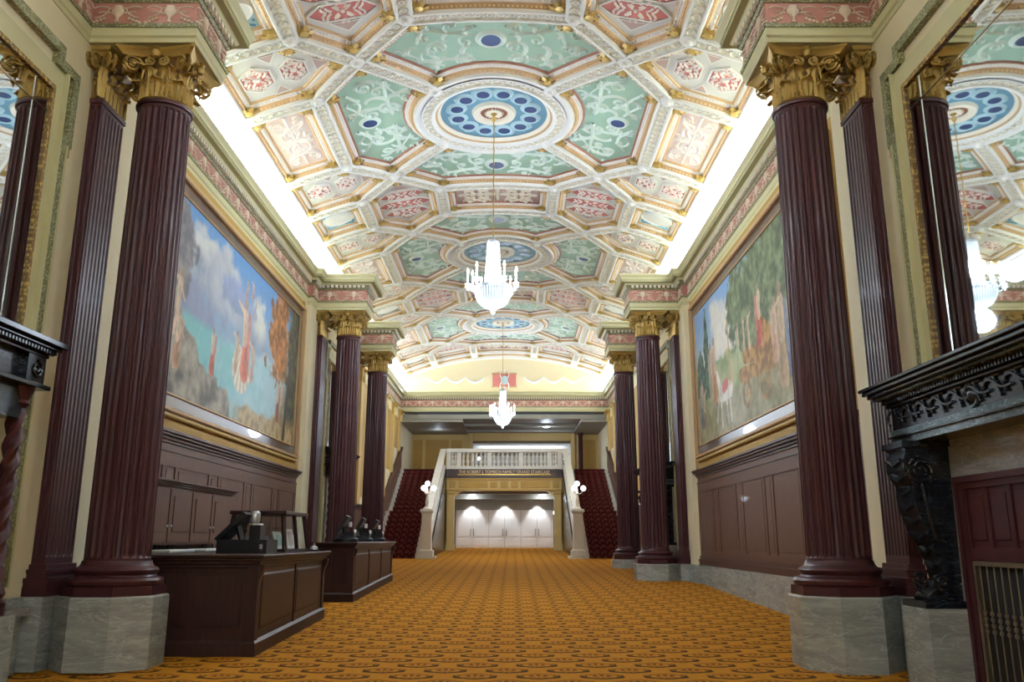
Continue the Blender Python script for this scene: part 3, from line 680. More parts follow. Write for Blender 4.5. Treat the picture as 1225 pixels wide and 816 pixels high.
def make_column(cy, label):
    g = thing('fluted_column', label, 'column', (6.84, cy, zf(cy)), group='maroon columns of the hall'); z0 = -zf(cy)
    m = MB(); e = octo(.9, .9, .53); dz = zf(cy-.92) - zf(cy)
    m.loft([[(x, y, y*.0287-.02) for x, y in e], [(x, y, z0-.03) for x, y in e], [(x*.97, y*.97, z0) for x, y in e]]); m.build('marble_pedestal', MT['marble'], g)
    m = MB(); m.prism(octo(.84, .84, .49), z0, z0+.17)
    m.lathe([(.82, z0+.17), (.85, z0+.2), (.86, z0+.26), (.83, z0+.31), (.73, z0+.33), (.7, z0+.37), (.74, z0+.41), (.75, z0+.45), (.72, z0+.49), (.66, z0+.51), (.63, z0+.55), (.61, z0+.62)], 48)
    m.build('base', MT['maroon'], g, smooth=35)
    r = lambda t_: .585 - .055*t_**1.6
    lv = [(.6, 0), (.66, 0), (.7, .03), (.76, .045)] + [(.76 + (9.72-.76)*k/6, .045) for k in range(1, 7)] + [(9.8, .03), (9.84, 0), (9.9, 0)]
    m = MB(); m.loft([shaft_ring(r((z-.6)/9.3), z0+z, d) for z, d in lv]); m.lathe([(.53, z0+9.9), (.57, z0+9.92), (.58, z0+9.97), (.55, z0+10.0)], 40); m.build('shaft', MT['maroon'], g, smooth=25)
    zc = z0 + 10.0; m = MB(); m.lathe([(.54, zc), (.56, zc+.04), (.5, zc+.06), (.5, zc+.6), (.54, zc+.8), (.66, zc+.93)], 32)
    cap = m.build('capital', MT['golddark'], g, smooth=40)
    for k in range(8):
        a = 2*pi*k/8
        place('acanthus_leaf', LEAF1, cap, (.5*sin(a), -.5*cos(a), zc+.03), a); a += pi/8
        place('acanthus_leaf', LEAF2, cap, (.49*sin(a), -.49*cos(a), zc+.03), a)
    for k in range(4):
        a = pi/4 + k*pi/2; place('volute', VOL, cap, (.78*cos(a), .78*sin(a), zc+.92), a); b = k*pi/2
        for q, me in ((-1, HELIX2), (1, HELIX)):
            ox, oy = q*.13, -.6; place('helix_scroll', me, cap, (ox*cos(b)-oy*sin(b), ox*sin(b)+oy*cos(b), zc+.82), b)
        place('fleuron', FLEUR, cap, (.68*sin(b), -.68*cos(b), zc+1.0), b)
    m = MB(); abacus(m, .84, zc+.93, zc+1.1); m.build('abacus', MT['gold'], cap, smooth=30)
    return g
cl = {}
for cy, lr, ll in ((16.4, 'maroon fluted column with gilt capital beside the fireplace with the black console', 'maroon fluted column with gilt capital in front of the first wooden counter'),
                   (37.3, 'maroon fluted column with gilt capital at the far end of the chariot mural', 'maroon fluted column with gilt capital behind the counter with card machines'),
                   (45.7, 'maroon fluted column with gilt capital close to the right-hand flight of stairs', 'maroon fluted column with gilt capital close to the left-hand flight of stairs')):
    g = make_column(cy, lr); copy_tree(g, None, (-6.84, cy, zf(cy)), pi, ll)
# ------------------------------------------------------------------ pilasters behind the columns
def make_pilaster(cy, label):
    # local frame: +x towards the wall, origin on the wall plane x = 8.2
    g = thing('fluted_pilaster', label, 'pilaster', (8.2, cy, zf(cy)), group='maroon pilasters on the side walls'); z0 = -zf(cy)
    m = MB(); m.loft([[(x, y, y*.0287-.02) for x, y in ((-.45, -.8), (.0, -.8), (.0, .8), (-.45, .8))], [(x, y, z0) for x, y in ((-.45, -.8), (.0, -.8), (.0, .8), (-.45, .8))]]); m.build('marble_pedestal', MT['marble'], g)
    m = MB()
    for (a, b, p) in ((0, .17, .2), (.17, .24, .185), (.24, .32, .2), (.32, .4, .1), (.4, .47, .13), (.47, .56, .06)): m.box(-.25-p, 0, -.5-p, .5+p, z0+a, z0+b)
    m.build('base', MT['maroon'], g)
    # fluted shaft: plan outline with grooves on the room face and the two sides
    def outline(dep):
        pts = []; n = 7; w = 1.0/n
        def run(p0, p1, nn, nrm):
            for k in range(nn):
                for q, f in ((0, 0), (.22, 0), (.34, .7), (.5, 1), (.66, .7), (.78, 0)):
                    t_ = (k+q)/nn; pts.append((p0[0]+(p1[0]-p0[0])*t_ + nrm[0]*dep*f, p0[1]+(p1[1]-p0[1])*t_ + nrm[1]*dep*f))
        run((-.25, -.5), (0, -.5), 2, (0, 1)); pts.append((0, -.5)); pts.append((0, .5)); run((0, .5), (-.25, .5), 2, (0, -1)); run((-.25, .5), (-.25, -.5), 7, (1, 0)); return pts
    m = MB(); m.loft([[(x, y, z0+z) for x, y in outline(d)] for z, d in ((.56, 0), (.68, 0), (.74, .04), (9.78, .04), (9.84, 0), (9.95, 0))]); m.box(-.28, 0, -.53, .53, z0+9.9, z0+10.0); m.build('shaft', MT['maroon'], g)
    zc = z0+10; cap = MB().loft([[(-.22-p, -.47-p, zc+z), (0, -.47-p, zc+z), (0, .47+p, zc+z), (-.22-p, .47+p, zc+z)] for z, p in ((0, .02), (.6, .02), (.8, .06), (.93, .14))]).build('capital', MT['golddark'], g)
    for y in (-.33, 0, .33):
        place('acanthus_leaf', LEAF3, cap, (-.23, y, zc+.03), -pi/2)
    for y in (-.5, -.17, .17, .5): place('acanthus_leaf', LEAF4, cap, (-.22, y, zc+.03), -pi/2)
    for s_ in (-1, 1):
        place('acanthus_leaf', LEAF3, cap, (-.12, s_*.48, zc+.03), 0 if s_ < 0 else pi); place('acanthus_leaf', LEAF4, cap, (-.12, s_*.47, zc+.03), 0 if s_ < 0 else pi)
        place('volute', VOL, cap, (-.4, s_*.66, zc+.92), atan2(s_*.6, -.6)); place('volute', VOL, cap, (-.06, s_*.72, zc+.92), s_*pi/2)
    place('fleuron', FLEUR, cap, (-.38, 0, zc+1.0), -pi/2)
    MB().loft([[(-.3-p, -.62-p, zc+z), (0, -.62-p, zc+z), (0, .62+p, zc+z), (-.3-p, .62+p, zc+z)] for z, p in ((.93, 0), (1.0, .04), (1.03, .1), (1.1, .12))]).build('abacus', MT['gold'], cap)
    return g
for cy, lr, ll in ((16.4, 'flat maroon fluted pilaster on the wall beside the fireplace with the black console', 'flat maroon fluted pilaster on the wall beside the twisted-column mantel'),
                   (37.3, 'flat maroon fluted pilaster at the far edge of the chariot mural bay', 'flat maroon fluted pilaster at the far edge of the seashore mural bay'),
                   (45.7, 'flat maroon fluted pilaster nearest the right-hand staircase', 'flat maroon fluted pilaster nearest the left-hand staircase')):
    g = make_pilaster(cy, lr); copy_tree(g, None, (-8.2, cy, zf(cy)), pi, ll)
# ------------------------------------------------------------------ marble wall base, in slabs, and the wainscot (parts of the walls)
def slab(wall, sd, xf, y0, y1, n):
    for k in range(n):
        a, b = y0+(y1-y0)*k/n + .006, y0+(y1-y0)*(k+1)/n - .006; q = sorted((sd*xf, sd*8.46)); m = MB()
        m.add([(q[0], a, zf(a)-.02), (q[1], a, zf(a)-.02), (q[1], b, zf(b)-.02), (q[0], b, zf(b)-.02), (q[0], a, 0), (q[1], a, 0), (q[1], b, 0), (q[0], b, 0)],
              [(3,2,1,0),(4,5,6,7),(0,1,5,4),(1,2,6,5),(2,3,7,6),(3,0,4,7)]); m.build('marble_slab', MT['marble'], wall)
for sd in (-1, 1):
    w_ = walls[sd]
    slab(w_, sd, 8.3, -10, 6.3, 5); slab(w_, sd, 8.08, 6.3, 15.6, 4); slab(w_, sd, 8.08, 17.2, 18.2, 1); slab(w_, sd, 8.3, 18.2, 35.5, 7)
    slab(w_, sd, 8.08, 35.5, 36.5, 1); slab(w_, sd, 8.08, 38.1, 44.9, 3); slab(w_, sd, 8.08, 46.5, 47.5, 1); slab(w_, sd, 8.3, 47.5, 57, 3)
    for (y0, y1, ztop) in ((18.25, 35.4, 3.78), (47.5, 58, 3.0)):
        X_ = lambda a, b: sorted((sd*a, sd*b))
        pan = MB().box(*X_(8.4, 8.46), y0, y1, 0, ztop).build('wainscot', MT['oak'], w_)
        def rail(name, x, z0, z1, mat='oak2', o=0): MB().box(*X_(x, 8.42), y0-o, y1+o, z0, z1).build(name, MT[mat], pan)
        rail('base_moulding', 8.3, 0, .16); rail('base_moulding', 8.27, .16, .22); rail('base_moulding', 8.33, .22, .36); 
        rail('rail', 8.375, .36, .55, 'oak'); rail('rail', 8.375, ztop-.9, ztop-.5, 'oak'); rail('astragal', 8.35, ztop-.52, ztop-.47)
        rail('cap_moulding', 8.36, ztop-.3, ztop-.22); rail('cap_moulding', 8.3, ztop-.22, ztop-.14); rail('cap_moulding', 8.22, ztop-.14, ztop-.07, o=.02); rail('cap_moulding', 8.16, ztop-.07, ztop, o=.04)
        L = y1-y0; y = y0; ws = []; n = max(1, round((L-.5)/3.1)); k = (L-.25)/n
        for i in range(n): ws += [(y0+.12+i*k, .22), (y0+.12+i*k+.22+.62, .22)]
        ws.append((y1-.3, .3))
        for (a, wdt) in ws: MB().box(*X_(8.375, 8.41), a, a+wdt, .55, ztop-.9).build('stile', MT['oak'], pan)
        ed = [y0] + [q for (a, wdt) in ws for q in (a, a+wdt)] + [y1]
        for a, b in zip(ed[2::2], ed[3::2]):
            if b-a > .25: bevbox(*X_(8.385, 8.42), a+.07, b-.07, .63, ztop-.98, .012).build('raised_panel', MT['oak'], pan)
    # tan wall field round each painting
    for y_ in (18.27, 35.25): bevbox(*sorted((sd*8.36, sd*8.45)), y_, y_+.18, 3.8, 10.9, .02).build('field_moulding', MT['gilt'], w_)
    MB().box(*sorted((sd*8.43, sd*8.46)), 18.25, 35.45, 3.78, 11.1).build('tan_field', MT['tan'], w_)
# ------------------------------------------------------------------ murals
def lerp(a, b, t_): return tuple(x+(y-x)*t_ for x, y in zip(a, b))
def nz(x, y, s, o=0): return noise.fractal(Vector((x*s+o, y*s, o*1.7)), 1.0, 2.0, 4)
def sm(a, b, x): x = max(0, min(1, (x-a)/(b-a))); return x*x*(3-2*x)
def rgb(h): return lin(h)[:3]
def caps(x, y, x0, y0, x1, y1, r0, r1, asp):
    dx, dy = (x1-x0)*asp, y1-y0; px, py = (x-x0)*asp, y-y0; L = dx*dx+dy*dy; t_ = max(0, min(1, (px*dx+py*dy)/L)) if L else 0
    return hypot(px-dx*t_, py-dy*t_) - (r0+(r1-r0)*t_)
def figure(x, y, c, cx, cy, h, asp, skin, robe=None, lean=0):
    # a loosely brushed standing figure: legs, torso, arm, head, robe
    if abs(x-cx)*asp > h*.6 or not (cy-.02 < y < cy+h*1.1): return c
    tx = cx+lean*h
    parts = [((cx-.02*h, cy, (cx+tx)/2, cy+h*.48), h*.04, h*.07, skin), ((cx+.03*h, cy, (cx+tx)/2, cy+h*.48), h*.04, h*.07, skin), (((cx+tx)/2, cy+h*.48, tx, cy+h*.8), h*.085, h*.1, skin),
             ((tx, cy+h*.78, tx+.08*h, cy+h*.55), h*.035, h*.03, skin), ((tx, cy+h*.92, tx, cy+h*.95), h*.06, h*.06, lerp(skin, (.1, .05, .02), .5))]
    if int(cx*100) % 3 == 0: parts.append(((tx, cy+h*.78, tx-.1*h, cy+h*.9), h*.035, h*.03, skin))
    if robe: parts[2:2] = [((cx+.01*h, cy+h*.12, (cx+tx)/2+.02*h, cy+h*.5), h*.16, h*.11, robe)]; parts.append(((cx+.05*h, cy+h*.3, tx+.06*h, cy+h*.8), h*.05, h*.05, lerp(robe, (1, 1, 1), .15)))
    for (a, r0, r1, col) in parts:
        d = caps(x, y, *a, r0, r1, asp)
        if d < 0:
            k = .8 + .25*sm(-.07*h, -.01*h, -abs(d+.03*h)) + .25*nz(x*asp, y, 26) + .18*(1 if x < cx else -1)*min(1, abs(x-cx)*asp/(.1*h)); c = lerp(c, tuple(max(0, v*k) for v in col), .9)
    return c
def mural_sea(t_, b):
    asp = 2.73; n1, n2, n3 = nz(t_*asp, b, 2.2), nz(t_*asp, b, 6, 3.1), nz(t_*asp, b, 15, 7.7)
    c = lerp(rgb('a9c3d4'), rgb('6d9acb'), sm(.45, .95, b + .12*n1))
    for (cx, cy, rx, ry, col) in ((.3, .76, .17, .24, 'e8e6dc'), (.42, .64, .13, .2, 'dfe0de'), (.24, .5, .14, .16, 'a9a8bd'), (.64, .66, .07, .2, 'e6e4d6'), (.48, .72, .12, .1, 'a7b4d8'), (.7, .42, .1, .1, 'dfe4e2')):
        d = hypot((t_-cx)/rx, (b-cy)/ry) + .45*n2 + .3*n1 + .12*n3; c = lerp(c, lerp(rgb('8f9bb5'), rgb(col), sm(-.9, .35, (b-cy)/ry + n2*.8)), sm(1.1, .6, d)*.9)
    c = lerp(c, rgb('6f7f9f'), sm(.55, .3, abs(t_-.34)+abs(b-.5)+.2*n1)*.4)
    hz = .43 + .1*(t_-.3) ; w = sm(hz+.03, hz-.03, b+.03*n1)
    sea = lerp(rgb('82bcbd'), rgb('b5d3da'), sm(.3, .75, t_+.3*n1)); sea = lerp(sea, rgb('4f93a0'), sm(-.1, .6, n3*.6+n1)*.35); sea = lerp(sea, rgb('d6e6e4'), sm(.0, .7, n2+.4*n3)*.3); c = lerp(c, sea, w)
    d = hypot((t_-.13)/.09, (b-.72)/.25) + .35*n2; rk = lerp(rgb('6c6a72'), rgb('9a928d'), sm(-.6, .6, n3*.6+n2*.5 - (t_-.13)*6)); c = lerp(c, rk, sm(1.05, .9, d))
    edge = .2 + .3*sm(.34, .1, t_) - .28*sm(.35, .62, t_); d = b - edge - .09*n2 - .03*n3
    rk = lerp(rgb('544c45'), rgb('a89f8e'), sm(-.8, .8, n3*.6+.9*n2)); c = lerp(c, rk, sm(.012, -.012, d))
    d = b - (.11 + .08*sm(.7, 1, t_)) - .04*n2; c = lerp(c, lerp(rgb('c2ab80'), rgb('8d7650'), sm(-.3, .4, n3)), sm(.02, -.02, d)*sm(.45, .56, t_))
    d = hypot((t_-.82)/.1, (b-.68)/.34) + .5*n2 + .3*n3; tr = lerp(rgb('7a4f2c'), rgb('c98a55'), sm(-.6, .6, n3*.8+.5*n2)); c = lerp(c, tr, sm(1.05, .85, d))
    d = (t_ - .9 - .03*n2); tr = lerp(rgb('2c2a1e'), rgb('5b573a'), sm(-.3, .5, n3)); c = lerp(c, tr, sm(-.03, .03, d)*sm(.08, .2, b))
    d = caps(t_, b, .9, 0, .93, .6, .035, .02, asp); c = lerp(c, rgb('3a2c20'), sm(.01, -.01, d))
    # shell: fan with pale ribs
    dx, dy = (t_-.53)*asp, b-.33; r = hypot(dx, dy*1.1)
    if r < .17 and dx*.6+dy < .1: c = lerp(rgb('efe6d8'), rgb('c3b49f'), .5+.5*cos(atan2(dy-.14, dx)*24)) 
    sk = rgb('cdb49c')
    for (x, y, h, rb, ln) in ((.155, .3, .34, None, .01), (.165, .14, .3, 'b0835f', .02), (.345, .2, .26, 'b5563f', .0), (.485, .28, .26, 'c9a98a', .02), (.545, .27, .5, 'd0705a', -.02), (.6, .28, .27, 'c8a79c', .0), (.83, .12, .3, '8a4436', .0), (.865, .1, .34, '9d8a62', .01), (.53, .78, .12, 'd79a74', .02), (.575, .8, .12, 'd79a74', -.02), (.6, .7, .13, None, .02)):
        c = figure(t_, b, c, x, y, h, asp, sk, rgb(rb) if rb else None, ln)
    return lerp(c, tuple(v*1.25 for v in c), n3*.35)
def mural_cart(t_, b):
    asp = 2.73; n1, n2, n3 = nz(t_*asp, b, 2.2, 11), nz(t_*asp, b, 6, 13.1), nz(t_*asp, b, 16, 17.7)
    c = lerp(rgb('b6c8d2'), rgb('86a9d0'), sm(.5, .95, b + .1*n1))
    for (cx, cy, rx, ry) in ((.74, .78, .1, .2), (.68, .6, .14, .14), (.18, .85, .1, .2), (.9, .6, .06, .1)):
        d = hypot((t_-cx)/rx, (b-cy)/ry) + .5*n2; c = lerp(c, rgb('e6e0d4'), sm(1.1, .5, d)*.9)
    gr = lerp(rgb('737048'), rgb('aaa285'), sm(-.7, .8, n3*.6+.7*n2)); hz = .38 + .1*sm(.6, .2, t_); c = lerp(c, lerp(rgb('7f8f62'), rgb('b0b088'), sm(-.3, .4, n2)), sm(.02, -.02, b-hz-.15-.05*n2)); c = lerp(c, gr, sm(.02, -.02, b-hz+.12-.03*n2))
    for (cx, cy, rx, ry) in ((.42, .72, .2, .36), (.28, .85, .12, .3), (.58, .8, .06, .2)):
        d = hypot((t_-cx)/rx, (b-cy)/ry) + .38*n2 + .25*n3; tr = lerp(rgb('4a5540'), rgb('84906c'), sm(-.6, .7, n3*.7+.6*n2)); c = lerp(c, tr, sm(1.1, .82, d))
    for (cx, rx, y0, y1) in ((.88, .035, .3, .97), (.95, .06, .35, .7)):
        d = abs(t_-cx)/rx/max(.15, 1-((b-y0)/(y1-y0))**3 if y0 < b < y1 else .001) + .3*n3; c = lerp(c, lerp(rgb('2b4038'), rgb('56705c'), sm(-.3, .4, n3)), sm(1.05, .85, d) if y0 < b < y1 else 0)
    for (x0, y0, x1, y1, r) in ((.32, .26, .56, .3, .045), (.34, .34, .52, .4, .05), (.33, .4, .4, .52, .06)):
        if caps(t_, b, x0, y0, x1, y1, r, r, asp) < 0: c = lerp(rgb('7a5530'), rgb('b28a55'), sm(-.3, .4, n3+.2*n2))
    for (cx, cy, r) in ((.38, .17, .085), (.52, .17, .075)):
        d = hypot((t_-cx)*asp, b-cy); a = atan2(b-cy, (t_-cx)*asp)
        if abs(d-r) < .016 or (d < r and abs(sin(a*4)) < .22) or d < .02: c = lerp(rgb('6b4a2a'), rgb('a37f4e'), sm(-.3, .3, n3))
    for (x0, y0, x1, y1, r0, r1) in ((.66, .27, .75, .27, .06, .055), (.75, .3, .78, .42, .04, .03), (.78, .42, .8, .38, .03, .02), (.67, .25, .66, .06, .02, .012), (.7, .24, .69, .06, .02, .012), (.75, .24, .75, .05, .02, .012), (.77, .26, .8, .1, .02, .012)):
        if caps(t_, b, x0, y0, x1, y1, r0, r1, asp) < 0: c = lerp(rgb('b9b3a8'), rgb('e6e0d6'), sm(-.3, .3, n2))
    if caps(t_, b, .69, .32, .72, .3, .04, .04, asp) < 0: c = rgb('b5625a')
    if caps(t_, b, .655, .3, .655, .72, .012, .012, asp) < 0: c = rgb('b8924e')
    sk = rgb('c6ad94')
    for (x, y, h, rb, ln) in ((.4, .4, .36, 'b5483f', -.01), (.2, .12, .5, '5b6d94', .01), (.26, .1, .55, 'b59a78', .0), (.14, .14, .48, '6c7ba2', .0), (.3, .25, .35, 'c9a184', .0), (.48, .42, .24, None, .01), (.52, .44, .22, None, .0), (.8, .25, .45, 'b5805a', .0), (.84, .3, .38, 'a9a07e', .0), (.955, .12, .36, '4a4d6a', .0), (.93, .1, .3, '7a6a58', .01), (.57, .4, .24, 'a7b58a', .0)):
        c = figure(t_, b, c, x, y, h, asp, sk, rgb(rb) if rb else None, ln)
    return lerp(c, tuple(v*1.25 for v in c), n3*.35)
tm = NT('mural_paint'); at_ = tm.node('ShaderNodeAttribute'); at_.attribute_name = 'paint'; tm.color(at_.outputs['Color']); tm.bump(tm.noise(tm.coord(), 50, 3), .1, .003); MT['mural'] = tm.fin(.5, 0, .3)
def make_mural(sd, fn, label):
    yc = 26.85; g = thing('mural_painting', label, 'painting', (sd*8.43, yc, 4.2)); q = lambda a, b: sorted((-sd*a, -sd*b))
    hy = 7.45; z0, z1 = .55, 6.0; NX, NZ = 330, 130; m = MB()
    m.add([(-sd*.06, -hy+2*hy*i/NX, z0+(z1-z0)*j/NZ) for j in range(NZ+1) for i in range(NX+1)], [(j*(NX+1)+i, j*(NX+1)+i+1, (j+1)*(NX+1)+i+1, (j+1)*(NX+1)+i) for j in range(NZ) for i in range(NX)])
    o = m.build('canvas', MT['mural'], g); ca = o.data.color_attributes.new('paint', 'FLOAT_COLOR', 'POINT'); cols = []
    for j in range(NZ+1):
        for i in range(NX+1): cols += [max(0, min(1, v)) for v in fn(i/NX, j/NZ)] + [1]
    ca.data.foreach_set('color', cols)
    def frame(name, mat, i0, i1, d):
        ya, yb, za, zb = -hy-i0, hy+i0, z0-i0, z1+i0; w = i0-i1
        for (a, b, c, e) in ((ya, yb, za, za+w), (ya, yb, zb-w, zb), (ya, ya+w, za+w, zb-w), (yb-w, yb, za+w, zb-w)): bevbox(*q(.0, d), a, b, c, e, min(w, d)*.25).build(name, MT[mat], g)
    frame('inner_fillet', 'gilt', .05, 0, .12); frame('frame_band', 'frameband', .38, .05, .09); frame('gilt_frame', 'gilt', .5, .38, .2); frame('outer_moulding', 'tanlight', .62, .5, .13)
    for s_ in (-1, 1): MB().lathe([(.02, 6.5), (.06, 6.56), (.03, 6.64), (.07, 6.74), (.0, 6.86)], 10, -sd*.12, s_*7.9).build('frame_finial', MT['gilt'], g, smooth=50)
    return g
make_mural(-1, mural_sea, 'wide framed mural of a seashore with shell, clouds and autumn tree')
make_mural(1, mural_cart, 'wide framed mural of a horse-drawn cart procession under tall trees')
# ------------------------------------------------------------------ wall mirrors with crossetted green frames
def make_mirror(yc, label):
    g = thing('wall_mirror', label, 'mirror', (8.2, yc, 0)); hy, zt, zb = 2.17, 9.36, 3.9
    MB().box(-.06, 0, -2.75, 2.75, .2, 9.9).build('frame_field', MT['paleg'], g)
    def bar(name, mat, y0, y1, z0, z1, d): MB().box(-d, 0, y0, y1, z0, z1).build(name, MT[mat], g)
    for s_ in (-1, 1):
        q = lambda a, b: sorted((s_*a, s_*b))
        bar('leaf_moulding', 'leafband', *q(2.62, 2.82), .2, 8.7, .13); bar('leaf_moulding', 'leafband', *q(2.82, 3.02), 8.5, 10.1, .13); bar('leaf_moulding', 'leafband', *q(2.62, 2.82), 8.5, 8.72, .135)
        bar('leaf_moulding', 'leafband', *q(2.3, 3.02), 9.9, 10.1, .13); bar('leaf_moulding', 'leafband', *q(2.2, 2.4), 9.9, 10.36, .135)
        bar('edge_fillet', 'paleg', *q(2.82, 2.86), .2, 8.5, .15); bar('edge_fillet', 'paleg', *q(2.58, 2.62), .2, 9.9, .15)
        bar('gilt_bead', 'goldbead', *q(hy, hy+.09), zb, zt+.09, .12); bar('corner_drop', 'gold', *q(2.86, 2.98), 8.3, 8.5, .12)
    bar('leaf_moulding', 'leafband', -2.4, 2.4, 10.16, 10.36, .13); bar('gilt_bead', 'goldbead', -hy, hy, zt, zt+.09, .12)
    b = .5; x = .075
    def pane(y0, y1, z0, z1): MB().add([(-x, y0, z0), (-x, y0, z1), (-x, y1, z1), (-x, y1, z0), (-.05, y0, z0), (-.05, y0, z1), (-.05, y1, z1), (-.05, y1, z0)], [(0, 1, 2, 3), (7, 6, 5, 4), (0, 4, 5, 1), (1, 5, 6, 2), (2, 6, 7, 3), (3, 7, 4, 0)]).build('mirror_pane', MT['mirror'], g)
    e = .012
    pane(-hy+b+e, hy-b-e, zb, zt-b-e); pane(-hy, -hy+b-e, zb, zt-b-e); pane(hy-b+e, hy, zb, zt-b-e); pane(-hy+b+e, hy-b-e, zt-b+e, zt); pane(-hy, -hy+b-e, zt-b+e, zt); pane(hy-b+e, hy, zt-b+e, zt)
    for s_ in (-1, 1): MB().box(-x-.012, -x+.01, *sorted((s_*(hy-b-e*1.6), s_*(hy-b+e*1.6))), zb, zt).build('bevel_joint', MT['bevel'], g)
    MB().box(-x-.012, -x+.01, -hy, hy, zt-b-e*1.6, zt-b+e*1.6).build('bevel_joint', MT['bevel'], g)
    return g
mr = make_mirror(12.2, 'tall mirror in green leaf frame above the black marble mantel with consoles')
copy_tree(mr, None, (-8.2, 12.2, 0), pi, 'tall mirror in green leaf frame above the twisted-column mantel')
copy_tree(mr, None, (8.2, 41.5, 0), 0, 'tall mirror between the two farthest columns, on the cart mural side')
copy_tree(mr, None, (-8.2, 41.5, 0), pi, 'tall mirror between the two farthest columns, on the seashore mural side')
# ------------------------------------------------------------------ fireplace with scroll consoles
def make_fireplace(yc, label):
    g = thing('fireplace', label, 'fireplace', (8.2, yc, zf(yc)), group='fireplaces with scroll consoles'); o = -zf(yc)
    fz = lambda y: y*.0287 - .02
    for s_ in (-1, 1):
        q = lambda a, b: sorted((s_*a, s_*b)); y0, y1 = q(1.78, 2.72); m = MB()
        m.add([(-.92, y0, fz(y0)), (-.1, y0, fz(y0)), (-.1, y1, fz(y1)), (-.92, y1, fz(y1)), (-.92, y0, o-.08), (-.1, y0, o-.08), (-.1, y1, o-.08), (-.92, y1, o-.08)], [(3,2,1,0),(4,5,6,7),(0,1,5,4),(1,2,6,5),(2,3,7,6),(3,0,4,7)]); m.build('marble_block', MT['marble'], g)
        MB().box(-.22, -.12, *q(1.72, 2.6), o-.08, o+2.62).build('marble_jamb', MT['surround'], g)
        # console: S profile, thick scroll at the top, tapering to a paw foot
        prof = [(-.2, 2.6), (-.95, 2.6), (-.98, 2.5), (-.93, 2.44), (-1.0, 2.3), (-1.0, 2.12), (-.93, 1.98), (-.86, 1.85), (-.88, 1.7), (-.84, 1.45), (-.74, 1.15), (-.62, .85), (-.53, .55), (-.5, .35), (-.58, .2), (-.72, .14), (-.8, .06), (-.78, 0), (-.2, 0)]
        cy = 2.25; w = .34; m = MB(); m.loft([[(x, cy+s2*w*(.75 if z < .9 else 1), o-.08+.1+z*1.0) for x, z in prof] for s2 in (-1, 1)])
        c = m.build('console', MT['blackmarble'], g, smooth=25)
        if s_ < 0: c.location.y -= 2*cy*S
        MB().box(-.92, -.12, *q(1.84, 2.66), o-.08, o+.03).build('console_foot', MT['blackmarble'], g)
        MB().box(-1.02, -.12, *q(1.85, 2.65), o+2.52, o+2.62).build('console_cap', MT['blackmarble'], g)
        m = MB()
        for s2 in (-1, 1):
            yy = s_*cy + s2*(w+.01)
            p, r = spiral_tube((-.72, 2.12+o), .24, 2.2, -1, 40, .035); m.tube([(x, yy + .0*y, z) for x, y, z in p], r, 6)
            p, r = spiral_tube((-.6, .34+o), .14, 1.6, -1, 24, .03, flip=-1); m.tube([(x, yy, z) for x, y, z in p], r, 6)
            m.tube([(-.74+.02*k, yy, o+1.95-.2*k+.03*k*k*.3) for k in range(8)], .03, 5)
        def px_(z):
            for (xa, za), (xb, zb) in zip(prof[1:-1], prof[2:]):
                if zb <= z <= za: return xa + (xb-xa)*(za-z)/max(1e-6, za-zb)
            return -.6
        for k in range(8):
            zz_ = 2.2 - .24*k; ww = .26 if zz_ > .9 else .19
            m.tube([(px_(zz_+.09)-.01, s_*cy-ww, o+.02+zz_+.09), (px_(zz_)-.03, s_*cy, o+.02+zz_), (px_(zz_+.09)-.01, s_*cy+ww, o+.02+zz_+.09)], .04, 5)
        m.build('console_carving', MT['blackmarble'], c if s_ > 0 else g, smooth=50)
    MB().box(-.22, -.12, -1.75, 1.75, o+1.98, o+2.62).build('marble_lintel', MT['surround'], g)
    MB().box(-.78, -.1, -2.7, 2.7, o+2.62, o+2.74).build('slate_band', MT['greenmarble'], g); MB().box(-.8, -.1, -2.72, 2.72, o+2.76, o+2.87).build('slate_band', MT['greenmarble'], g)
    MB().box(-.84, -.1, -2.74, 2.74, o+2.735, o+2.765).build('fillet', MT['blackmarble'], g)
    MB().box(-.75, -.1, -2.7, 2.7, o+2.87, o+3.3).build('mantel_frieze', MT['blackmarble'], g)
    m = MB(); k = 0; y = -2.5
    for i in range(20):
        c = -2.48 + i*.261; q, _ = clothoid(c-.1, o+2.95, 1.2 if i % 2 else -.2, .75, -1 if i % 2 else 1, -11 if i % 2 else 11, 18); m.tube([(-.77, a, min(o+3.26, max(o+2.9, b + (0 if i % 2 else .12)))) for a, b in q], .026, 5)
    m.tube([(-.77, .16*cos(a*pi/8), o+3.08+.17*sin(a*pi/8)) for a in range(17)], .03, 5); m.loft([[(-.75-d, r*cos(2*pi*k/12), o+3.08+r*sin(2*pi*k/12)) for k in range(12)] for r, d in ((.12, 0), (.1, .05), (.04, .08))])
    m.build('frieze_scrolls', MT['blackmarble'], g, smooth=50)
    for (z0, z1, d, e, mt) in ((3.28, 3.34, .82, 2.76, 'blackmarble'), (3.34, 3.42, .86, 2.78, 'blackmarble'), (3.42, 3.47, 1.0, 2.86, 'greenmarble'), (3.47, 3.53, 1.08, 2.9, 'blackmarble'), (3.53, 3.6, 1.15, 2.95, 'blackmarble'), (3.6, 3.66, 1.2, 2.99, 'blackmarble')):
        bevbox(-d, -.1, -e, e, o+z0, o+z1, .012).build('shelf_moulding', MT[mt], g)
    m = MB()
    for k in range(64): m.box(-.9, -.84, -2.74+k*.086, -2.74+k*.086+.05, o+3.34, o+3.42)
    d = m.build('dentils', MT['blackmarble'], g); d['kind'] = 'stuff'
    # wooden insert with panels over a grille of brass spindles
    MB().box(-.2, -.1, -1.72, 1.72, 0, o+1.98).build('firebox_back', MT['void'], g)
    def wd(name, y0, y1, z0, z1, d): MB().box(-d, -.15, y0, y1, o+z0, o+z1).build(name, MT['maroon'], g)
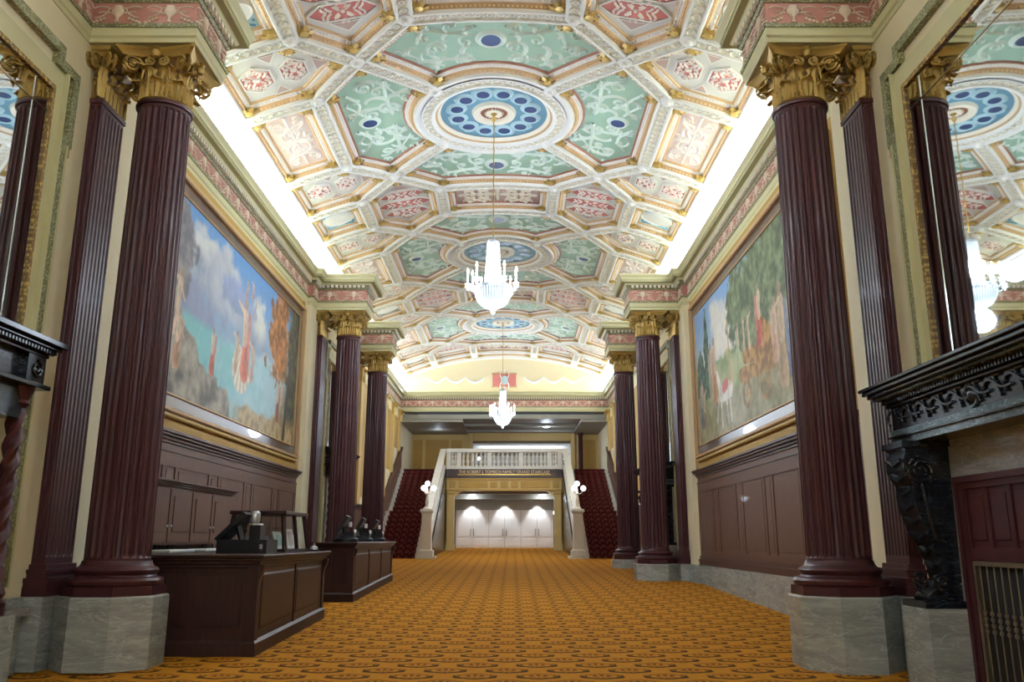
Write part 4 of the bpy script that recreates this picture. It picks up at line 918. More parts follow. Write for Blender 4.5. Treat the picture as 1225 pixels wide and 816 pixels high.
    for s_ in (-1, 1):
        q = sorted((s_*1.55, s_*1.76)); wd('wood_frame', *q, -o+.03 if s_ < 0 else -o+.08, 1.98, .26); q = sorted((s_*1.68, s_*1.77)); wd('wood_moulding', *q, -o+.08, 2.0, .3)
    wd('wood_frame', -1.6, 1.6, 1.8, 1.98, .26); wd('wood_moulding', -1.77, 1.77, 1.9, 2.0, .3); wd('wood_frame', -1.6, 1.6, .68, .88, .25)
    for k in range(6): y = -1.55 + k*.62; wd('stile', y-.06, y+.06, .88, 1.8, .25)
    for k in range(5): y = -1.55 + k*.62 + .31; wd('panel', y-.3, y+.3, .86, 1.82, .21); bevbox(-.235, -.2, y-.2, y+.2, o+.98, o+1.7, .02).build('raised_panel', MT['maroon'], g)
    for (a, b, c, d) in ((-1.5, 1.5, .6, .67), (-1.5, -1.43, -o+.1, .6), (1.43, 1.5, -o+.1, .6)): MB().box(-.27, -.2, a, b, o+c, o+d).build('grille_frame', MT['bronze'], g)
    m = MB(); m.tube([(-.24, 0, .1), (-.24, 0, o+.6)], .011, 6)
    for z in (-.1, -.19, -.28, -.37): m.lathe([(.011, o+z-.04), (.03, o+z-.02), (.03, o+z+.02), (.011, o+z+.04)], 8, -.24, 0)
    sp = m.build('grille_spindle', MT['bronze'], g, (0, -1.35, 0), smooth=40)
    for k in range(1, 15): place('grille_spindle', sp.data, g, (0, -1.35+k*.193, 0))
    return g
f0 = make_fireplace(12.2, 'black marble fireplace with carved scroll consoles beside the near right column')
copy_tree(f0, None, (8.2, 41.5, zf(41.5) - .0), 0, 'black marble fireplace between the two farthest right columns')
# ------------------------------------------------------------------ mantel with twisted columns (seashore mural side)
def make_twisted(yc, label):
    g = thing('twisted_mantel', label, 'fireplace', (-8.2, yc, zf(yc)), group='mantels with twisted columns'); o = -zf(yc)
    for s_ in (-1, 1):
        q = lambda a, b: sorted((s_*a, s_*b)); m = MB(); rings = []
        for i in range(90):
            t_ = i/89; z = .5 + 2.95*t_; rings.append([((.12 + .035*cos(3*(a*2*pi/18) ))*cos(a*2*pi/18 + t_*16), (.12 + .035*cos(3*(a*2*pi/18)))*sin(a*2*pi/18 + t_*16), z) for a in range(18)])
        m.loft(rings); m.build('twisted_column', MT['maroon'], g, (.4, s_*1.95, o-.2), smooth=45)
        MB().lathe([(.22, 0), (.22, .2), (.16, .26), (.2, .34), (.14, .5)], 18).build('column_base', MT['maroon'], g, (.4, s_*1.95, o-.2), smooth=40)
        MB().lathe([(.13, 0), (.19, .06), (.15, .12), (.22, .26), (.24, .34)], 18).build('column_capital', MT['maroon'], g, (.4, s_*1.95, o+3.2), smooth=40)
        MB().box(.12, .68, *q(1.67, 2.23), fz0, o-.2).build('plinth_block', MT['marble'], g) if False else MB().box(.12, .68, *q(1.67, 2.23), -.06, o-.2).build('plinth_block', MT['marble'], g)
        MB().box(.12, .64, *q(1.68, 2.22), o+3.62, o+4.1).build('frieze_block', MT['blackmarble'], g)
        m = MB(); p, r = spiral_tube((0, 0), .15, 1.8, 1, 26, .03)
        m.tube([(.65, s_*1.95 + x, o+3.86 + z) for x, y, z in p], r, 6); m.build('block_scroll', MT['blackmarble'], g, smooth=50)
    MB().box(.0, .5, -1.9, 1.9, o+3.0, o+4.1).build('frieze', MT['blackmarble'], g)
    for (z0, z1, d, e) in ((3.54, 3.62, .72, 2.32), (4.1, 4.16, .66, 2.26), (4.16, 4.24, .72, 2.32), (4.24, 4.3, .8, 2.4), (4.3, 4.4, .88, 2.48)): bevbox(0, d, -e, e, o+z0, o+z1, .012).build('shelf_moulding', MT['blackmarble'], g)
    m = MB()
    for k in range(50): m.box(.7, .76, -2.3+k*.093, -2.3+k*.093+.05, o+4.17, o+4.24)
    d = m.build('dentils', MT['blackmarble'], g); d['kind'] = 'stuff'
    for s_ in (-1, 1): MB().box(0, .14, *sorted((s_*1.2, s_*1.75)), 0, o+3.1).build('marble_jamb', MT['surround'], g)
    MB().box(0, .14, -1.2, 1.2, o+1.9, o+3.1).build('marble_lintel', MT['surround'], g); MB().box(0, .05, -1.2, 1.2, .04, o+1.9).build('firebox_back', MT['void'], g)
    MB().box(0, .32, -3.3, 3.3, o-.3, o-.16).build('ledge', MT['surround'], g)
    return g
t0 = make_twisted(12.2, 'dark mantel on twisted columns under the near left mirror')
copy_tree(t0, None, (-8.2, 41.5, zf(41.5)), 0, 'dark mantel on twisted columns between the two farthest left columns')
# ------------------------------------------------------------------ counters
def make_counter(name, label, x0, x1, y0, y1, zt, npan, grp):
    yc = (y0+y1)/2; g = thing(name, label, 'counter', ((x0+x1)/2, yc, zf(yc)), group=grp); o = zt - zf(yc); hx, hy = (x1-x0)/2, (y1-y0)/2; fz = lambda y: y*.0287 - .02
    m = MB(); ring = lambda e: [(-hx-e, -hy-e), (hx+e-.0, -hy-e), (hx+e, hy+e), (-hx-e, hy+e)]
    m.loft([[(x, y, fz(y)) for x, y in ring(0)], [(x, y, o-.12) for x, y in ring(0)]]); m.build('body', MT['counter'], g)
    m = MB(); m.loft([[(x, y, fz(y)) for x, y in ring(.07)], [(x, y, fz(y)+.26) for x, y in ring(.07)], [(x, y, fz(y)+.32) for x, y in ring(.02)]], cap=False); m.build('plinth', MT['counter'], g)
    for (e, a, b) in ((.03, .24, .17), (.07, .17, .1), (.12, .1, .05)): bevbox(-hx-e, hx+e, -hy-e, hy+e, o-a-.02, o-b, .015).build('cornice_moulding', MT['counter'], g)
    bevbox(-hx-.16, hx+.16, -hy-.16, hy+.16, o-.06, o, .015).build('countertop', MT['counter'], g)
    for s_ in (-1, 1):
        for c_ in (-1, 1): MB().box(*sorted((s_*(hx-.18), s_*(hx+.035))), *sorted((c_*(hy-.18), c_*(hy+.035))), fz(-hy)+.2, o-.2).build('corner_post', MT['counter'], g)
    L = 2*hy-.4
    for k in range(npan):
        a = -hy+.2+L*k/npan; b = a+L/npan; m = MB().add([(hx+.004, a+.12, fz(a)+.48), (hx+.004, b-.12, fz(b)+.48), (hx+.004, b-.12, o-.36), (hx+.004, a+.12, o-.36), (hx+.022, a+.17, fz(a)+.53), (hx+.022, b-.17, fz(b)+.53), (hx+.022, b-.17, o-.41), (hx+.022, a+.17, o-.41)], [(0, 1, 5, 4), (1, 2, 6, 5), (2, 3, 7, 6), (3, 0, 4, 7), (4, 5, 6, 7)]); m.build('raised_panel', MT['counter'], g)
        if k: MB().box(hx, hx+.03, a-.03, a+.03, fz(a)+.3, o-.24).build('stile', MT['counter'], g)
    for k in range(2):
        w = (2*hx-.36)/2; a = -hx+.18+w*k; bevbox(a+.1, a+w-.1, -hy-.02, -hy+.01, .45, o-.38, .01).build('end_panel', MT['counter'], g)
    for c_ in (-1, 1): MB().loft([[(hx+d, c_*(hy-.07)-.06, o-.2-z), (hx+d, c_*(hy-.07)+.06, o-.2-z), (hx, c_*(hy-.07)+.06, o-.2-z), (hx, c_*(hy-.07)-.06, o-.2-z)] for d, z in ((.14, 0), (.13, .1), (.05, .3), (.04, .4))]).build('bracket', MT['counter'], g)
    return g
make_counter('service_counter', 'dark wooden counter with glass display case behind the near left column', -7.0, -4.5, 17.5, 23.6, .70, 2, 'wooden counters along the left wall')
make_counter('service_counter', 'dark wooden counter with three card machines, nearer the stairs', -5.68, -4.5, 27.9, 36.8, .92, 3, 'wooden counters along the left wall')
# ------------------------------------------------------------------ glass display case on the first counter
g = thing('display_case', 'small glass display case with slanted sides on the first counter', 'display case', (-5.65, 22.3, .70))
def quadpane(name, pts, parent, mat='glass'):
    return MB().add(pts, [(0, 1, 2, 3)]).build(name, MT[mat], parent)
bx = .72; tx = .6; by_, ty_ = 1.2, 1.05; zt = 1.0
MB().box(-bx-.04, bx+.04, -by_-.04, by_+.04, 0, .07).build('case_base', MT['counter'], g)
bevbox(-tx-.1, tx+.1, -ty_-.1, ty_+.1, zt-.09, zt, .012).build('case_top', MT['counter'], g)
for sx in (-1, 1):
    for sy in (-1, 1): MB().tube([(sx*bx, sy*by_, .05), (sx*tx, sy*ty_, zt-.03)], .06, 4).build('corner_bar', MT['counter'], g)
    MB().tube([(sx*bx, 0, .05), (sx*tx, 0, zt-.03)], .05, 4).build('centre_bar', MT['counter'], g)
for s_ in (-1, 1):
    quadpane('glass_pane', [(s_*bx, -by_, .06), (s_*bx, by_, .06), (s_*tx, ty_, zt-.04), (s_*tx, -ty_, zt-.04)], g); quadpane('glass_pane', [(-bx, s_*by_, .06), (bx, s_*by_, .06), (tx, s_*ty_, zt-.04), (-tx, s_*ty_, zt-.04)], g)
MB().box(-tx+.05, tx-.1, -ty_+.1, ty_-.1, .58, .6).build('glass_shelf', MT['glass'], g)
for k, (y, h) in enumerate(((-.55, .42), (.55, .5))):
    q = thing('price_card', ('white folded price card' if k == 0 else 'second white folded price card, towards the stairs,') + ' leaning inside the display case', 'card', (-5.22, 22.3+y, .78))
    MB().loft([[(-.02, -.35, 0), (.02, -.35, 0), (-.1, -.35, h), (-.13, -.35, h)], [(-.02, .35, 0), (.02, .35, 0), (-.1, .35, h), (-.13, .35, h)]]).build('card', MT['paper'], q)
    MB().add([(.024, -.22, .08), (.024, .22, .08), (-.07, .22, h-.08), (-.07, -.22, h-.08)], [(0, 1, 2, 3)]).build('printed_picture', MT['green'] if k == 0 else MT['mauve'], q)
for k, (x, y, c) in enumerate(((-6.0, 21.8, 'steel'), (-5.8, 22.4, 'paleblue'), (-6.05, 23.0, 'mauve'))):
    q = tag(MB().lathe([(.0, 0), (.12, 0), (.13, .2), (.09, .24), (.1, .3), (.0, .32)], 14).build('souvenir_jar', MT[c], None, (x, y, .775), smooth=40), ('silver lidded jar', 'pale blue lidded jar', 'mauve lidded jar')[k] + ' standing inside the display case', 'jar')
# card terminal and tools on the counter
g = thing('cash_register', 'black tilted-screen cash register beside the display case', 'register', (-5.35, 19.7, .70))
MB().box(-.62, .5, -.45, .45, 0, .3).build('cash_drawer', MT['black'], g); MB().box(-.5, .4, -.47, -.45, .05, .25).build('drawer_front', MT['black'], g); MB().box(.36, .42, -.5, -.47, .1, .2).build('drawer_lock', MT['steel'], g)
MB().loft([[(-.7, y, .32), (-.62, y, .26), (-.02, y, .86), (-.1, y, .92)] for y in (-.4, .4)]).build('screen', MT['black'], g); MB().tube([(-.2, 0, .3), (-.3, 0, .6)], .08, 8).build('screen_arm', MT['black'], g)
MB().box(.05, .3, -.3, .1, .3, .62).build('receipt_printer', MT['black'], g); MB().box(.1, .26, -.26, .04, .62, .66).build('paper_roll', MT['paper'], g); MB().lathe([(.1, .66), (.13, .72), (.13, .9), (.09, .95)], 14, .0, .2).build('scanner_head', MT['steel'], g, smooth=40)
g = thing('desk_bell', 'small silver bell at the far end of the first counter', 'bell', (-4.75, 23.45, .70)); MB().lathe([(.14, 0), (.14, .03), (.12, .04)], 16).build('bell_base', MT['black'], g); MB().lathe([(.11, .04), (.1, .1), (.05, .14), (.0, .15)], 16).build('bell_dome', MT['steel'], g, smooth=40); MB().lathe([(.015, .15), (.025, .2), (.0, .21)], 8).build('bell_button', MT['steel'], g)
# card machines on the second counter
def make_machine(label, y):
    g = thing('card_machine', label, 'card machine', (-4.95, y, .92), group='card machines on the second counter')
    MB().lathe([(.42, 0), (.42, .1), (.3, .18), (.2, .22)], 20).build('foot', MT['black'], g, smooth=40); MB().tube([(0, 0, .15), (-.05, 0, .5)], .09, 8).build('stem', MT['black'], g)
    MB().loft([[(-.32, y_, .3), (-.22, y_, .26), (.12, y_, .82), (.0, y_, .88)] for y_ in (-.26, .26)]).build('screen', MT['black'], g); MB().add([(-.0+.005, -.2, .885), (.1, -.2, .835), (.1, .2, .835), (.005, .2, .885)], [(0, 1, 2, 3)]).build('top_panel', MT['steel'], g)
    MB().box(-.05, .3, -.16, .16, .2, .34).build('keypad', MT['black'], g); MB().box(.28, .32, -.12, .12, .3, .42).build('receipt', MT['paper'], g)
    MB().box(.1, .16, -.18, .18, .5, .66).build('silver_hinge', MT['steel'], g)
for y, l in ((28.9, 'black card machine at the near end of the second counter'), (32.0, 'black card machine in the middle of the second counter'), (35.2, 'black card machine at the stair end of the second counter')): make_machine(l, y)
# ------------------------------------------------------------------ wall cabinet over a back bar, behind the first counter
g = thing('wall_cabinet', 'brown wooden wall cabinet with four doors behind the first counter', 'cabinet', (-8.3, 22.9, .88))
MB().box(0, .34, -3.2, 3.0, 0, 1.42).build('body', MT['oak'], g)
for (z0, z1, d) in ((1.42, 1.47, .4), (1.47, 1.52, .46), (1.52, 1.58, .54)): bevbox(0, d, -3.2-.1, 3.0+d*.4, z0, z1, .01).build('cornice_moulding', MT['oak2'], g)
for k in range(4):
    a = -3.1 + 1.5*k; d = MB().box(.34, .38, a+.03, a+1.46, .06, 1.36).build('door', MT['oak'], g); bevbox(.38, .4, a+.25, a+1.24, .3, 1.2, .012).build('door_panel', MT['oak'], d)
    MB().lathe([(.03, 0), (.035, .03), (.0, .05)], 10).build('knob', MT['steel'], d, (.4, a+(1.36 if k % 2 == 0 else .12), .45)).rotation_euler = (0, pi/2, 0)
g = thing('back_bar', 'low brown back bar with white trays under the wall cabinet', 'cabinet', (-8.24, 22.9, zf(22.9)))
MB().box(0, .9, -3.4, 3.2, -.1, .6-zf(22.9)).build('body', MT['counter'], g); bevbox(0, .98, -3.45, 3.25, .6-zf(22.9), .68-zf(22.9), .01).build('countertop', MT['counter'], g)
for k in range(4): bevbox(.9, .93, -3.3+1.62*k, -3.3+1.62*k+1.5, .2, 1.4, .01).build('door', MT['counter'], g)
for k, y in enumerate((21.2, 23.6)): tag(bevbox(0, .5, -.8, .8, 0, .08, .02).build('tray', MT['paper'], None, (-7.95, y, .685)), ('white shallow tray on the back bar, nearer the column', 'white shallow tray on the back bar, nearer the display case')[k], 'tray')
# ------------------------------------------------------------------ chandeliers
def make_chandelier(loc, label):
    g = thing('chandelier', label, 'chandelier', loc, group='crystal chandeliers on the vault axis')    # origin at the lowest drop
    m = MB(); n = 28; top = H - .0 - loc[2]
    pts = [(.012*cos(k*2.2), .012*sin(k*2.2), 2.7 + (top-2.7)*k/n) for k in range(n+1)]; MB().tube(pts, .02, 5).build('chain', MT['brass'], g); MB().lathe([(.02, top-.16), (.07, top-.1), (.1, top)], 16).build('ceiling_rose', MT['gold'], g, smooth=40)
    MB().lathe([(.02, 2.72), (.1, 2.66), (.18, 2.6), (.21, 2.5), (.19, 2.44)], 20).build('crown', MT['steel'], g, smooth=40)
    bead = lambda m, c, r: m.add([(c[0], c[1], c[2]+r*1.5), (c[0]+r, c[1], c[2]), (c[0], c[1]+r, c[2]), (c[0]-r, c[1], c[2]), (c[0], c[1]-r, c[2]), (c[0], c[1], c[2]-r*1.5)], [(0,1,2),(0,2,3),(0,3,4),(0,4,1),(5,2,1),(5,3,2),(5,4,3),(5,1,4)])
    m = MB()
    for k in range(22):
        a = 2*pi*k/22
        for i in range(26): t_ = i/25; r = .2 + .1*t_**1.5; bead(m, (r*cos(a), r*sin(a), 2.46 - 1.55*t_), .026)
    q = m.build('crystal_strands', MT['crystal'], g); q['kind'] = 'stuff'
    MB().lathe([(.16, 2.4), (.22, 1.4), (.24, .92)], 20, cap=False).build('inner_veil', MT['crystal2'], g, smooth=60)
    MB().lathe([(.6, .82), (.62, .85), (.62, .93), (.58, .96), (.52, .93), (.54, .84)], 40).build('metal_band', MT['steel'], g, smooth=40)
    MB().lathe([(.32, .94), (.34, .97), (.34, 1.02), (.3, 1.03)], 28).build('gallery_ring', MT['steel'], g, smooth=40)
    m = MB()
    for k in range(40):
        a = 2*pi*k/40
        for i in range(14): t_ = i/13*pi*.47; r = .6*cos(t_)**.75; bead(m, (r*cos(a), r*sin(a), .82 - .58*sin(t_)), .036)
    q = m.build('crystal_basket', MT['crystal'], g); q['kind'] = 'stuff'
    MB().lathe([(.52*cos(k/10*pi/2*.98), .8 - .52*sin(k/10*pi/2*.98)) for k in range(11)], 28, cap=False).build('basket_lining', MT['crystal2'], g, smooth=60)
    MB().lathe([(.12, .28), (.16, .22), (.1, .14), (.05, .1), (.07, .05), (.0, -.02)], 14).build('bottom_drop', MT['crystal'], g, smooth=50)
    for k in range(10):
        a = 2*pi*k/10 + .2; c, s_ = cos(a), sin(a); r0 = .58; r1 = .86 if k % 2 else .78; dz = 0 if k % 2 else .1
        arm = MB().tube([((r0+(r1-r0)*t_)*c, (r0+(r1-r0)*t_)*s_, .88 - .16*sin(pi*t_) + dz*t_ + .06*t_) for t_ in [i/8 for i in range(9)]], .018, 5).build('arm', MT['crystal2'], g)
        MB().lathe([(.03, 0), (.09, .02), (.1, .05), (.03, .06)], 12).build('drip_pan', MT['crystal'], arm, (r1*c, r1*s_, .94+dz)); MB().lathe([(.03, 0), (.03, .34), (.02, .36)], 8).build('candle', MT['paper'], arm, (r1*c, r1*s_, 1.0+dz))
        MB().lathe([(.015, 0), (.04, .06), (.025, .14), (.0, .2)], 8).build('bulb', MT['bulb'], arm, (r1*c, r1*s_, 1.35+dz), smooth=60)
        m = MB()
        for i in range(5): bead(m, (r1*c + .07*cos(i*1.26), r1*s_ + .07*sin(i*1.26), .88+dz), .03)
        bead(m, (r1*c, r1*s_, .8+dz), .04); m.build('pendants', MT['crystal'], arm)
    return g
CH = 350
def point_light(name, loc, power, r=.3, col=(.77, .9, 1.06)):
    l = bpy.data.lights.new(name, 'POINT'); l.energy = power; l.color = col; l.shadow_soft_size = r*S; o = bpy.data.objects.new(name, l); COL.objects.link(o); o.location = P3(*loc); return o
CHY = (YC0 + PER, YC0 + 3*PER)
ch = make_chandelier((0, CHY[0], 8.33), 'bright crystal chandelier with bowl basket hanging between the murals')
copy_tree(ch, None, (0, CHY[1], 8.33), None, 'bright crystal chandelier hanging in front of the balcony')
copy_tree(ch, None, (0, YC0 - PER, 8.33), None, 'unseen crystal chandelier added behind the camera, continuing the row')  # unseen third chandelier at the row's spacing, added to light the near bays
for y in CHY + (YC0 - PER,):
    pw = CH
    for k in range(4): point_light('chandelier_lamp', (1.15*cos(k*pi/2+.5), y + 1.15*sin(k*pi/2+.5), 9.6), pw/4)
    point_light('chandelier_lamp', (0, y, 8.1), pw*.4, .4)
# ------------------------------------------------------------------ grand staircase
YS, ZL = 55.0, 6.45
def make_flight(sd, label):
    g = thing('staircase', label, 'staircase', (sd*6.6, YS, zf(YS)), group='flights of the grand staircase'); o = -zf(YS)
    n1, n2 = 9, 10; y = 0; z = 0; zt = ZL - zf(YS); r = zt/(n1+n2); xi, xo = 1.62, 1.5     # inner / outer half widths from the flight axis
    tr1, tr2 = .6, .62
    for k in range(n1+n2):
        t_ = tr1 if k < n1 else tr2; z1 = (k+1)*r; dep = t_ + (1.0 if k == n1-1 else 0); y1 = y + dep
        st = MB().box(*sorted((-sd*xi, sd*1.64)), y, y1 + .02, max(-.03, z1 - r*2.2), z1 - .03).build('step', MT['stair'], g)
        MB().box(*sorted((-sd*1.05, sd*1.35)), y - .13, y1, z1-.07, z1).build('tread_carpet', MT['staircarpet'], st); MB().box(*sorted((-sd*1.05, sd*1.35)), y-.035, y-.005, z1-r, z1-.06).build('riser_carpet', MT['staircarpet'], st)
        y = y1
    return g, y
FL = []
for sd, l in ((-1, 'maroon carpeted white marble flight of stairs on the counter side'), (1, 'maroon carpeted white marble flight of stairs opposite the counters')):
    g, yend = make_flight(sd, l); FL.append(g)
YT = YS + yend      # top of the stairs
YB = 67.0           # front of the balcony
def make_balustrade(sd, label):
    g = thing('stair_balustrade', label, 'balustrade', (sd*4.85, YS, zf(YS)), group='sloping stair balustrades'); o = -zf(YS)
    L = YB - YS; z0, z1 = 2.75, ZL + 1.55 + o; zr = lambda y: z0 + (z1-z0)*(y/L)
    def slab_(name, dz0, dz1, w, y0, y1, mat='stair'):
        MB().add([(s_*w, y, zr(y)+dz) for y in (y0, y1) for dz in (dz0, dz1) for s_ in (-1, 1)], [(0, 1, 3, 2), (4, 6, 7, 5), (0, 4, 5, 1), (2, 3, 7, 6), (0, 2, 6, 4), (1, 5, 7, 3)]).build(name, MT[mat], g)
    slab_('handrail', -.2, 0, .2, .3, L); slab_('handrail_cap', -.02, .07, .24, .3, L); slab_('string', -2.2, -1.35, .16, .9, L); slab_('bottom_rail', -1.38, -1.22, .2, .6, L)
    bl = MB(); bl.lathe([(.1, 0), (.1, .1), (.05, .14), (.1, .3), (.11, .42), (.05, .7), (.04, .8), (.1, .9), (.1, 1.0)], 10); b0 = None
    for k in range(17):
        y = .95 + k*.66
        if b0 is None: b0 = bl.build('baluster', MT['stair'], g, (0, y, zr(y)-1.25), smooth=40)
        else: place('baluster', b0.data, g, (0, y, zr(y)-1.25))
    # newel post
    MB().box(-.62, .62, -.62, .62, -.1, .14).build('newel_step', MT['stair'], g); bevbox(-.46, .46, -.46, .46, .14, .5, .03).build('newel_base', MT['stair'], g); MB().loft([[(a*w, b*w, z) for a, b in ((-1, -1), (1, -1), (1, 1), (-1, 1))] for z, w in ((.5, .38), (.6, .33), (2.75, .3), (2.85, .3))]).build('newel_shaft', MT['stair'], g)
    for (a, b, w) in ((2.82, 2.9, .36), (2.9, 3.0, .42), (3.0, 3.08, .38)): bevbox(-w, w, -w, w, a, b, .015).build('newel_cap', MT['stair'], g)
    return g
for sd, l in ((-1, 'white sloping balustrade with newel post on the counter side'), (1, 'white sloping balustrade with newel post opposite the counters')): make_balustrade(sd, l)
def make_newel_lamp(sd, label):
    g = thing('newel_lamp', label, 'lamp', (sd*4.85, YS, zf(YS)+3.08), group='globe lamps on the newel posts')
    MB().lathe([(.26, 0), (.24, .08), (.14, .14), (.1, .3), (.13, .42), (.08, .7), (.06, .95), (.1, 1.02), (.05, 1.1), (.04, 1.3)], 16).build('stem', MT['stair'], g, smooth=40)
    for k in range(4):
        if k < 3: a = 2*pi*k/3 + pi/2 + .5; c = (.4*cos(a), .4*sin(a), 1.32)
        else: c = (0, 0, 1.62)
        if k < 3: MB().tube([(c[0]*t_, c[1]*t_, 1.0 - .12*sin(pi*t_) + .18*t_) for t_ in [i/6 for i in range(7)]], .03, 6).build('arm', MT['stair'], g)
        MB().lathe([(.05, -.2), (.09, -.17)], 12, c[0], c[1]).build('globe_cup', MT['brass'], g, (0, 0, c[2])); MB().lathe([(.17*sin(pi*i/10), -.17*cos(pi*i/10)) for i in range(11)], 18, c[0], c[1]).build('globe', MT['globe'], g, (0, 0, c[2]), smooth=60)
    return g
for sd, l in ((-1, 'three-arm white globe lamp on the newel post of the counter side stairs'), (1, 'three-arm white globe lamp on the newel post opposite the counters')):
    make_newel_lamp(sd, l); point_light('newel_lamp_light', (sd*4.85, YS-.5, zf(YS)+5.0), 10, .2, (1, .97, .95))
# outer white strings against the walls, with brown capped dado above
for sd in (-1, 1):
    w_ = walls[sd]; zz = lambda y: zf(YS) + (ZL-zf(YS))*(y-YS)/(YT-YS)
    X_ = sorted((sd*8.0, sd*8.3)); m = MB().add([(x, y, z) for y in (YS+.3, YT) for z in (zz(y)-.4, zz(y)+.55) for x in X_], [(0, 1, 3, 2), (4, 6, 7, 5), (0, 4, 5, 1), (2, 3, 7, 6), (0, 2, 6, 4), (1, 5, 7, 3)]); 
    X_ = sorted((sd*8.25, sd*8.42)); m = MB().add([(x, y, z) for y in (YS-1, YT) for z in (zz(y)+.2, zz(y)+1.7) for x in X_], [(0, 1, 3, 2), (4, 6, 7, 5), (0, 4, 5, 1), (2, 3, 7, 6), (0, 2, 6, 4), (1, 5, 7, 3)]); m.build('stair_dado', MT['oak'], w_)
    X_ = sorted((sd*8.15, sd*8.42)); m = MB().add([(x, y, z) for y in (YS-1, YT) for z in (zz(y)+1.65, zz(y)+1.85) for x in X_], [(0, 1, 3, 2), (4, 6, 7, 5), (0, 4, 5, 1), (2, 3, 7, 6), (0, 2, 6, 4), (1, 5, 7, 3)]); m.build('dado_cap', MT['oak2'], w_)
    for y in (49.4, 55.2, 59.2, 63.0, 66.7):     # flat cream pilasters with gilt capitals
        zb = max(3.0, zz(y)+1.85); p = MB().box(*sorted((sd*8.3, sd*8.45)), y-.4, y+.4, zb, 10.2).build('wall_pilaster', MT['tanlight'], w_)
        MB().loft([[(sd*8.45, y-.42-e, z), (sd*(8.29-e), y-.42-e, z), (sd*(8.29-e), y+.42+e, z), (sd*8.45, y+.42+e, z)] for z, e in ((10.2, .0), (10.8, .05), (11.0, .16), (11.1, .18))]).build('pilaster_capital', MT['gold'], p)
        for k in (-.25, 0, .25): place('acanthus_leaf', LEAF4, p, (sd*8.28, y+k, 10.22), -sd*pi/2)
    for (a, b) in ((50.0, 54.6), (55.8, 58.6), (59.8, 62.4), (63.6, 66.1)):
        zb = max(3.5, zz(b)+2.3); bevbox(*sorted((sd*8.4, sd*8.46)), a+.2, b-.2, zb, 10.4, .015).build('wall_panel', MT['tan'], w_)
# ------------------------------------------------------------------ landing, balcony and the passage below
ldg = struct(MB().box(-4.45, 4.45, YB, 80, 6.2, ZL).build('floor_landing', MT['staircarpet']))
for sd in (-1, 1): struct(MB().box(*sorted((sd*4.45, sd*8.45)), YT-.02, 80, 5.9, ZL).build('floor_landing', MT['staircarpet']))
g = thing('balcony', 'balcony front with gilt lettered band over the passage', 'balcony', (0, YB, zf(YB))); o = -zf(YB)
MB().box(-4.58, 4.58, -.05, .6, o+5.76, o+6.44).build('name_band', MT['brown'], g); MB().box(-3.7, 3.7, -.08, 0, o+5.98, o+6.05).build('gilt_line', MT['brass'], g)
for sx in (-1, 1): MB().box(*sorted((sx*4.1, sx*4.3)), -.1, 0, o+5.8, o+6.45).build('band_block', MT['brown'], g)
tc = bpy.data.curves.new('lettering', 'FONT'); tc.body = 'THE ROBERT J. TOMSICH FAMILY GRAND STAIRCASE'; tc.size = .3*S; tc.align_x = 'CENTER'; tc.extrude = .01
to = bpy.data.objects.new('lettering', tc); COL.objects.link(to); bpy.context.view_layer.update(); me = bpy.data.meshes.new_from_object(to.evaluated_get(bpy.context.evaluated_depsgraph_get())); bpy.data.objects.remove(to)
me.materials.clear(); me.materials.append(MT['giltlite']); wdt = max(v.co.x for v in me.vertices) - min(v.co.x for v in me.vertices); k = 7.2*S/wdt
for v in me.vertices: v.co.x *= k; v.co.y *= 1.25
lt = place('lettering', me, g, (0, -.07, o+6.1)); lt.rotation_euler = (pi/2, 0, 0)
MB().box(-4.55, 4.55, .0, .7, o+4.75, o+5.75).build('beam', MT['tanlight'], g); MB().box(-4.57, 4.57, -.08, 0, o+5.6, o+5.72).build('beam_moulding', MT['tan'], g); MB().box(-4.6, 4.6, -.06, 0, o+4.75, o+4.87).build('beam_moulding', MT['tan'], g)
for (a, b) in ((-4.35, -3.85), (-3.6, -1.3), (-1.1, -.55), (-.3, .3), (.55, 1.1), (1.3, 3.6), (3.85, 4.35)): bevbox(a, b, -.04, .02, o+4.97, o+5.5, .012).build('beam_panel', MT['tan'], g)
for sx in (-1, 1):
    MB().box(*sorted((sx*3.95, sx*4.5)), 0, .7, .0, o+4.75).build('pier', MT['tanlight'], g); MB().box(*sorted((sx*3.88, sx*4.57)), -.07, .77, -.0, .5).build('pier_base', MT['tanlight'], g); MB().box(*sorted((sx*3.9, sx*4.55)), -.05, .75, o+4.45, o+4.6).build('pier_capital', MT['tan'], g)
    MB().loft([[(sx*x, y, z) for x, z in ((3.95, o+4.75), (3.95, o+4.3), (3.6, o+4.6), (3.4, o+4.75))] for y in (.1, .6)]).build('corner_bracket', MT['tanlight'], g)
g = thing('balcony_balustrade', 'white balustrade with turned balusters along the balcony', 'balustrade', (0, YB, ZL)); zt = 1.62
MB().box(-4.59, 4.59, -.1, .35, 0, .22).build('base_rail', MT['stair'], g); bevbox(-4.6, 4.6, -.14, .4, zt-.3, zt, .03).build('top_rail', MT['stair'], g)
PX = (-4.42, -3.6, -1.17, 1.33, 3.6, 4.42)
for x in PX: MB().box(x-.17, x+.17, -.08, .33, .22, zt-.3).build('pier', MT['stair'], g)
bl = MB(); bl.lathe([(.12, 0), (.12, .08), (.06, .14), (.12, .3), (.13, .42), (.06, .62), (.11, .78), (.06, .95), (.12, 1.02), (.12, 1.1)], 12); b0 = None
for (a, b, n) in ((PX[0], PX[1], 2), (PX[1], PX[2], 6), (PX[2], PX[3], 6), (PX[3], PX[4], 6), (PX[4], PX[5], 2)):
    for k in range(n):
        x = a+.17 + (b-a-.34)*(k+.5)/n
        if b0 is None: b0 = bl.build('baluster', MT['stair'], g, (x, .12, .22), smooth=40)
        else: place('baluster', b0.data, g, (x, .12, .22))
